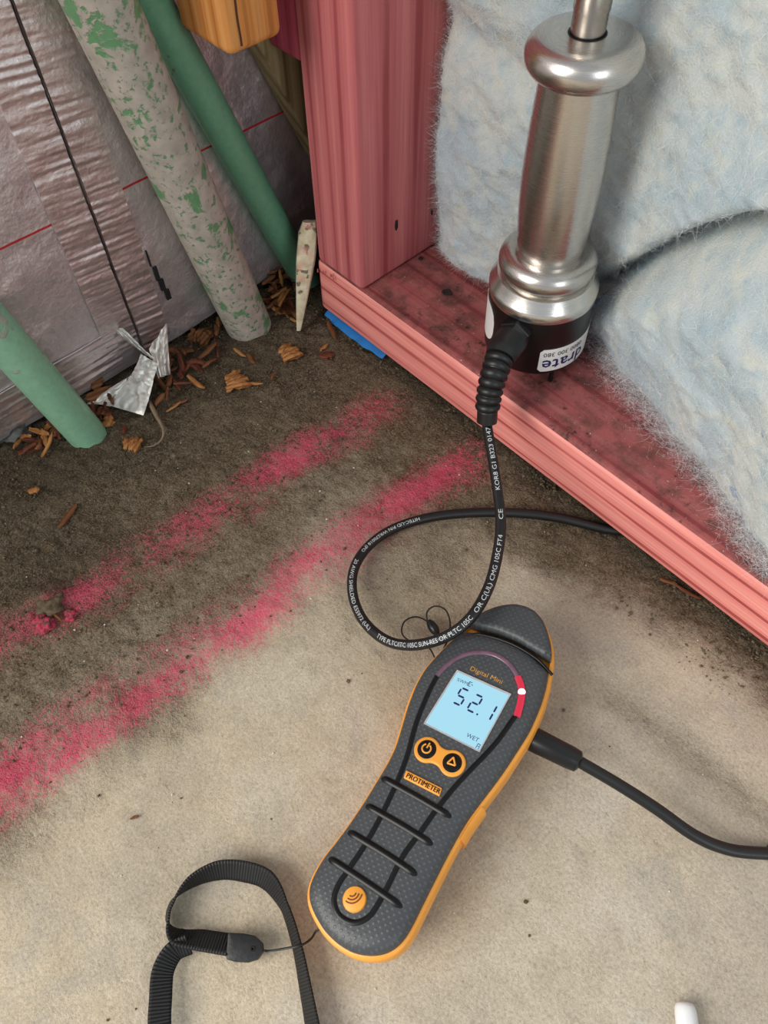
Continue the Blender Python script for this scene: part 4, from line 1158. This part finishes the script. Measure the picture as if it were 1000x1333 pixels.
def scrap(patches, label):
    """crumpled foil: each patch spans four corners (pixel, height) and is creased"""
    Vs = []; base = at(*patches[0][0])
    for q, pc in enumerate(patches):
        a, b, c, d = [at(*p) for p in pc]; G = np.zeros((22, 22, 3))
        for i in range(22):
            for j in range(22):
                u, v = i / 21, j / 21
                p = a * (1 - u) * (1 - v) + b * u * (1 - v) + c * u * v + d * (1 - u) * v
                k = noise.noise((u * 4.5 + q * 3, v * 1.6, 1.3)) * 0.0020 + noise.noise((u * 9, v * 9, q)) * 0.0008 + abs(noise.noise((u * 2.2, v * 2.2, q + 5))) * 0.004 * sin(pi * u)
                G[i, j] = p + np.array([0.35, -0.35, 0.9]) * k
        G[..., 2] = np.maximum(G[..., 2], 0.0012); Vs.append(sheet(G, 0.0003))
    V, F = join(*Vs); o = obj('foil_scrap', V, F, M_SCRAP, off=tuple(base), ang=50); o.location = tuple(base)
    return tag(o, label, 'scrap')
scrap([[(184, 461, .022), (206, 474, .020), (198, 504, .012), (170, 490, .013)], [(170, 489, .013), (199, 503, .0115), (187, 541, .003), (142, 528, .004)], [(168, 490, .012), (162, 506, .010), (144, 529, .004), (112, 526, .002)]], 'crumpled silver tape scrap lying face up beside the pale green conduit')
scrap([[(194, 454, .026), (217, 421, .036), (222, 488, .004), (206, 493, .006)]], 'upright silver tape spike standing under the wall seam behind the crumpled scrap')
scrap([[(148, 430, .038), (160, 427, .040), (203, 470, .020), (190, 462, .022)]], 'thin strip of tape peeling off the foot of the foil wall')
P = resample(catmull([at(194, 522, .003), at(203, 540, .005), at(212, 557, .006), at(211, 571, .004), at(200, 580, .003), at(188, 582, .0025)], 10), 50)
V, F = tube(P, np.interp(np.linspace(0, 1, 50), [0, .2, .6, 1], [.0012, .0016, .0009, .0002]), 8)
o = obj('curled_root', V, F, M_STRAND, off=tuple(P[0])); o.location = tuple(P[0]); tag(o, 'hooked grey-brown fibre curling out from under the silver scrap', 'root')

def shard(L, W, T_, seed, curl=0.0):
    """a torn sliver of wood, long in x, with ragged ends"""
    r = random.Random(seed); n = 7; V = []; F = []
    for i in range(n):
        t = i / (n - 1) - 0.5; k = 1 - abs(2 * t) ** 3 * r.uniform(0.25, 0.8)
        zc = curl * (t * t * 4 - 0.4) * L; yc = r.uniform(-0.12, 0.12) * W
        for (a, b) in ((-0.5, 0), (-0.25, 0.5), (0.2, 0.45), (0.5, 0.05), (0.25, -0.5), (-0.3, -0.45)):
            V.append((t * L + r.uniform(-.05, .05) * L, yc + a * W * k * r.uniform(.75, 1.2), zc + b * T_ * k * r.uniform(.7, 1.25)))
    for i in range(n - 1):
        for j in range(6): F.append((i * 6 + j, i * 6 + (j + 1) % 6, (i + 1) * 6 + (j + 1) % 6, (i + 1) * 6 + j))
    F.append(tuple(range(6))); F.append(tuple((n - 1) * 6 + j for j in range(6)))
    return V, F
def ang_px(px, py, deg):
    a, b = at(px, py), at(px + 10 * cos(radians(deg)), py - 10 * sin(radians(deg)))
    return math.atan2(b[1] - a[1], b[0] - a[0])
def chip(px, py, L, W, T_, deg, mat, label, cat='wood chip', z=None, curl=0.05, group=None, tilt=0.0, name='wood_chip'):
    V, F = shard(L, W, T_, px * 7 + py, curl)
    p = at(px, py, z if z is not None else T_ * 0.5 + 0.0012)
    o = obj(name, V, F, mat, ang=25); o.location = tuple(p); o.rotation_euler = (random.uniform(-.25, .25), tilt, ang_px(px, py, deg))
    return tag(o, label, cat, group)
def nugget(px, py, L, W, T_, deg, mat, label):
    """a broken block: stacked curls of grain"""
    root = thing('wood_chip', label, 'wood chip', tuple(at(px, py, 0.001)))
    for k in range(4):
        V, F = shard(L * (1 - 0.08 * k), W * 0.42, T_ * (0.9 - 0.1 * k), px + k * 31, -0.12)
        a = ang_px(px, py, deg) + (k - 1.5) * 0.12; q = (k - 1.5) * W * 0.27
        o = obj('flake', V, F, mat, root, ang=25); o.location = (-sin(a) * q, cos(a) * q, T_ * 0.45 + 0.001 * (k % 2)); o.rotation_euler = (0.2 * (k - 1.5), 0, a)
    return root
nugget(378, 462, 0.0150, 0.0120, 0.0060, 30, M_CHIP, 'pale orange wood chip lying alone in front of the pointed stake')
nugget(309, 499, 0.0165, 0.0130, 0.0065, 20, M_CHIP, 'pale orange broken chip on the dark soil, between scrap and stake')
nugget(174, 580, 0.0120, 0.0095, 0.0050, 70, M_CHIP, 'small grooved wood chip just below the hooked grey fibre')
nugget(262, 441, 0.0150, 0.0130, 0.0080, 60, M_CHIPD, 'square brown block end left of the thick plaster-crusted conduit')
chip(330, 499, 0.014, 0.003, 0.002, -5, M_CHIP, 'short pale splinter touching the broken chip on the dark soil')
chip(88, 672, 0.018, 0.0050, 0.0025, 52, M_CHIPD, 'lone brown splinter lying on open soil left of the pink lines')
chip(255, 497, 0.016, 0.0045, 0.003, -40, M_CHIP, 'tan sliver pointing at the broken chip, right of the silver scrap')
chip(312, 459, 0.012, 0.0035, 0.002, -38, M_CHIP, 'thin tan sliver below the foot of the plaster-crusted conduit')
chip(327, 467, 0.010, 0.0045, 0.002, -60, M_CHIPD, 'brown flake just right of the thin tan sliver by the conduit')
chip(44, 638, 0.007, 0.005, 0.003, 20, M_CHIP, 'tiny tan chip on the soil at the far left')
chip(141, 548, 0.009, 0.007, 0.004, 70, M_CHIP, 'amber chip close to the foot of the pale green conduit')
chip(161, 559, 0.006, 0.004, 0.003, 80, M_ROT, 'dark red chip between the pale conduit and the silver scrap')
chip(422, 452, 0.008, 0.003, 0.002, 40, M_CHIP, 'small tan splinter in front of the blue film')
chip(432, 430, 0.016, 0.0035, 0.0025, -60, M_CHIPD, 'brown stick leaning against the blue film', z=0.005, tilt=0.25)
chip(226, 530, 0.012, 0.002, 0.0015, 35, M_CHIP, 'two-toned thin sliver right of the hooked grey fibre')
chip(235, 524, 0.010, 0.0022, 0.0015, 20, M_CHIPD, 'darker thin sliver crossing the two-toned one')
chip(355, 490, 0.006, 0.0025, 0.0015, 60, M_CHIPD, 'little brown flake between the two pale orange chips')
chip(425, 463, 0.010, 0.008, 0.003, 10, M_ROT, 'flat dark red bark flake in front of the blue film')
chip(895, 770, 0.016, 0.0025, 0.002, -30, M_ROT, 'reddish splinter lying under the plate edge on the right', z=0.002)
chip(870, 757, 0.010, 0.003, 0.002, -20, M_CHIPD, 'brown splinter beside the reddish one under the plate edge', z=0.002)
chip(175, 1064, 0.004, 0.0015, 0.001, 20, M_CHIPD, 'tiny dark splinter on bare concrete below the pink lines', z=0.001)
chip(72, 800, 0.012, 0.002, 0.0016, -45, M_CHIPD, 'twig bedded in the pink-dusted soil lump', z=0.004, tilt=0.3)
r = random.Random(5)
TONE = {M_CHIP.name: 'tan', M_CHIPD.name: 'dark brown', M_ROT.name: 'reddish-brown'}
def size_word(L, a, b): return 'short' if L < a else ('long' if L > b else 'middling')
# the loose heap of shavings in the corner behind the conduits
for k in range(46):
    px = r.uniform(333, 388); py = r.uniform(312, 418)
    if px < 322 + (py - 312) * 0.30 + 14: px += 16
    zz = max(0.003, 0.026 * (1 - (py - 300) / 130)) * r.uniform(0.5, 1.0)
    L_, mt = r.uniform(.010, .024), r.choice([M_CHIP, M_CHIPD, M_CHIPD, M_ROT])
    where = 'against the slim conduit at the top' if py < 348 else ('in the middle' if py < 384 else 'at the foot, nearest the stake tip,')
    chip(int(px), int(py), L_, r.uniform(.002, .0055), r.uniform(.0012, .003), r.uniform(0, 180), mt, f'{size_word(L_, .0145, .0195)} {TONE[mt.name]} shaving {where} of the corner heap', 'shaving', zz, r.uniform(-.2, .3), 'shavings heaped in the corner', r.uniform(-.5, .5), 'wood_shaving')
for k in range(26):
    px = r.uniform(205, 286); py = 490 - (px - 205) * 0.72 + r.uniform(-22, 34)
    L_, mt = r.uniform(.008, .018), r.choice([M_CHIPD, M_ROT, M_CHIPD])
    where = 'beside the silver scrap' if px < 232 else ('midway from the silver scrap to the crusted conduit' if px < 260 else 'beside the crusted conduit')
    chip(int(px), int(py), L_, r.uniform(.002, .0055), r.uniform(.0015, .004), r.uniform(0, 180), mt, f'{size_word(L_, .0115, .0145)} {TONE[mt.name]} chip in the litter {where}', 'wood chip', r.uniform(.003, .008), r.uniform(-.2, .2), 'litter right of the silver scrap', r.uniform(-.4, .4))
for k in range(30):
    px = r.uniform(20, 150); py = 590 - px * 0.48 + r.uniform(-8, 26)
    L_, mt = r.uniform(.007, .018), r.choice([M_CHIPD, M_ROT, M_CHIP, M_ROT])
    where = 'left of the pale conduit' if px < 70 else ('behind the pale conduit' if px < 115 else 'between the pale conduit and the silver scrap')
    chip(int(px), int(py), L_, r.uniform(.002, .005), r.uniform(.0012, .0035), r.uniform(0, 180), mt, f'{size_word(L_, .0105, .0145)} {TONE[mt.name]} chip in the litter {where}', 'wood chip', r.uniform(.003, .007), r.uniform(-.2, .2), 'litter around the pale conduit', r.uniform(-.4, .4))
chip(118, 497, .016, .011, .006, 20, M_CHIPD, 'fat brown chip tucked under the foil tape behind the pale conduit', z=.008)
chip(132, 512, .020, .009, .004, 25, M_CHIPD, 'long brown chip in front of the fat one under the foil tape', z=.006)

def crumbs(name, pts, smin, smax, mat):
    """irregular grains, each a squashed octahedron with noise"""
    base = np.array([(1, 0, 0), (-1, 0, 0), (0, 1, 0), (0, -1, 0), (0, 0, 1), (0, 0, -1)], float)
    fc = np.array([(0, 2, 4), (2, 1, 4), (1, 3, 4), (3, 0, 4), (2, 0, 5), (1, 2, 5), (3, 1, 5), (0, 3, 5)])
    V = []; F = []
    for i, (x, y) in enumerate(pts):
        s = smin + (smax - smin) * RNG.random() ** 3
        R = RNG.normal(size=(3, 3)); Q, _ = np.linalg.qr(R)
        b = (base * s * RNG.uniform(0.5, 1.2, (6, 1))) @ Q
        b[:, 2] *= 0.7
        V.append(b + np.array([x, y, s * 0.35])); F.append(fc + 6 * i)
    me = mesh(name, np.vstack(V), np.vstack(F)); o = link(name, me, mat, smooth=False); return tag(o, kind='stuff')
pts = []
while len(pts) < 14000:
    x, y = RNG.uniform(-0.40, 0.03), RNG.uniform(-0.12, 0.262)
    d = max(0.0, min(1, (-0.15 - x) / 0.16)) ** 1.8; e = max(0.0, min(1, (y - 0.215) / 0.035))
    if RNG.random() < max(d, e * 0.9, 0.004): pts.append((x, y))
tag(crumbs('soil_crumbs', pts, 0.00025, 0.0015, M_CRUMB), 'loose dark soil crumbs spread over the corner and along the plate', 'soil')
pts = [(RNG.uniform(-0.38, 0.12), RNG.uniform(-0.10, 0.25)) for _ in range(260)]
tag(crumbs('pale_grit', pts, 0.0003, 0.0010, M_GRIT), 'scattered pale grit specks on the slab', 'grit')
pts = [(RNG.uniform(-0.35, 0.25), 0.262 - abs(RNG.normal()) * 0.009) for _ in range(2600)]
tag(crumbs('plate_edge_soil', pts, 0.0003, 0.0019, M_CRUMB), 'dark crumbs packed under the front edge of the plate', 'soil')
# soil lump dusted pink
def clod(px, py, r_, mat, label):
    bm = bmesh.new(); bmesh.ops.create_icosphere(bm, subdivisions=4, radius=r_)
    for v in bm.verts:
        k = 1 + 0.55 * noise.noise(v.co * (1.6 / r_) + Vector((px, py, 0))) + 0.28 * noise.noise(v.co * (4 / r_)) + 0.22 * noise.noise(v.co * (9 / r_)); v.co = v.co * k; v.co.z *= 0.6
    me = bpy.data.meshes.new('soil_clod'); bm.to_mesh(me); bm.free()
    o = link('soil_clod', me, mat); o.location = tuple(at(px, py, r_ * 0.35)); return tag(o, label, 'soil lump')
clod(56, 811, 0.0056, M_CRUMBP, 'pink-dusted soil lump beside the pink line at far left')
clod(66, 787, 0.0070, M_CRUMB, 'bigger dark soil lump just above the pink-dusted one')
clod(92, 801, 0.0034, M_CRUMBP, 'smallest pink soil lump, right of the pink-dusted one')
clod(20, 560, 0.0100, plain('grey_stone', (92, 92, 88), 0.9, var=0.25, scale=120), 'grey stone at the far left below the foil wall')
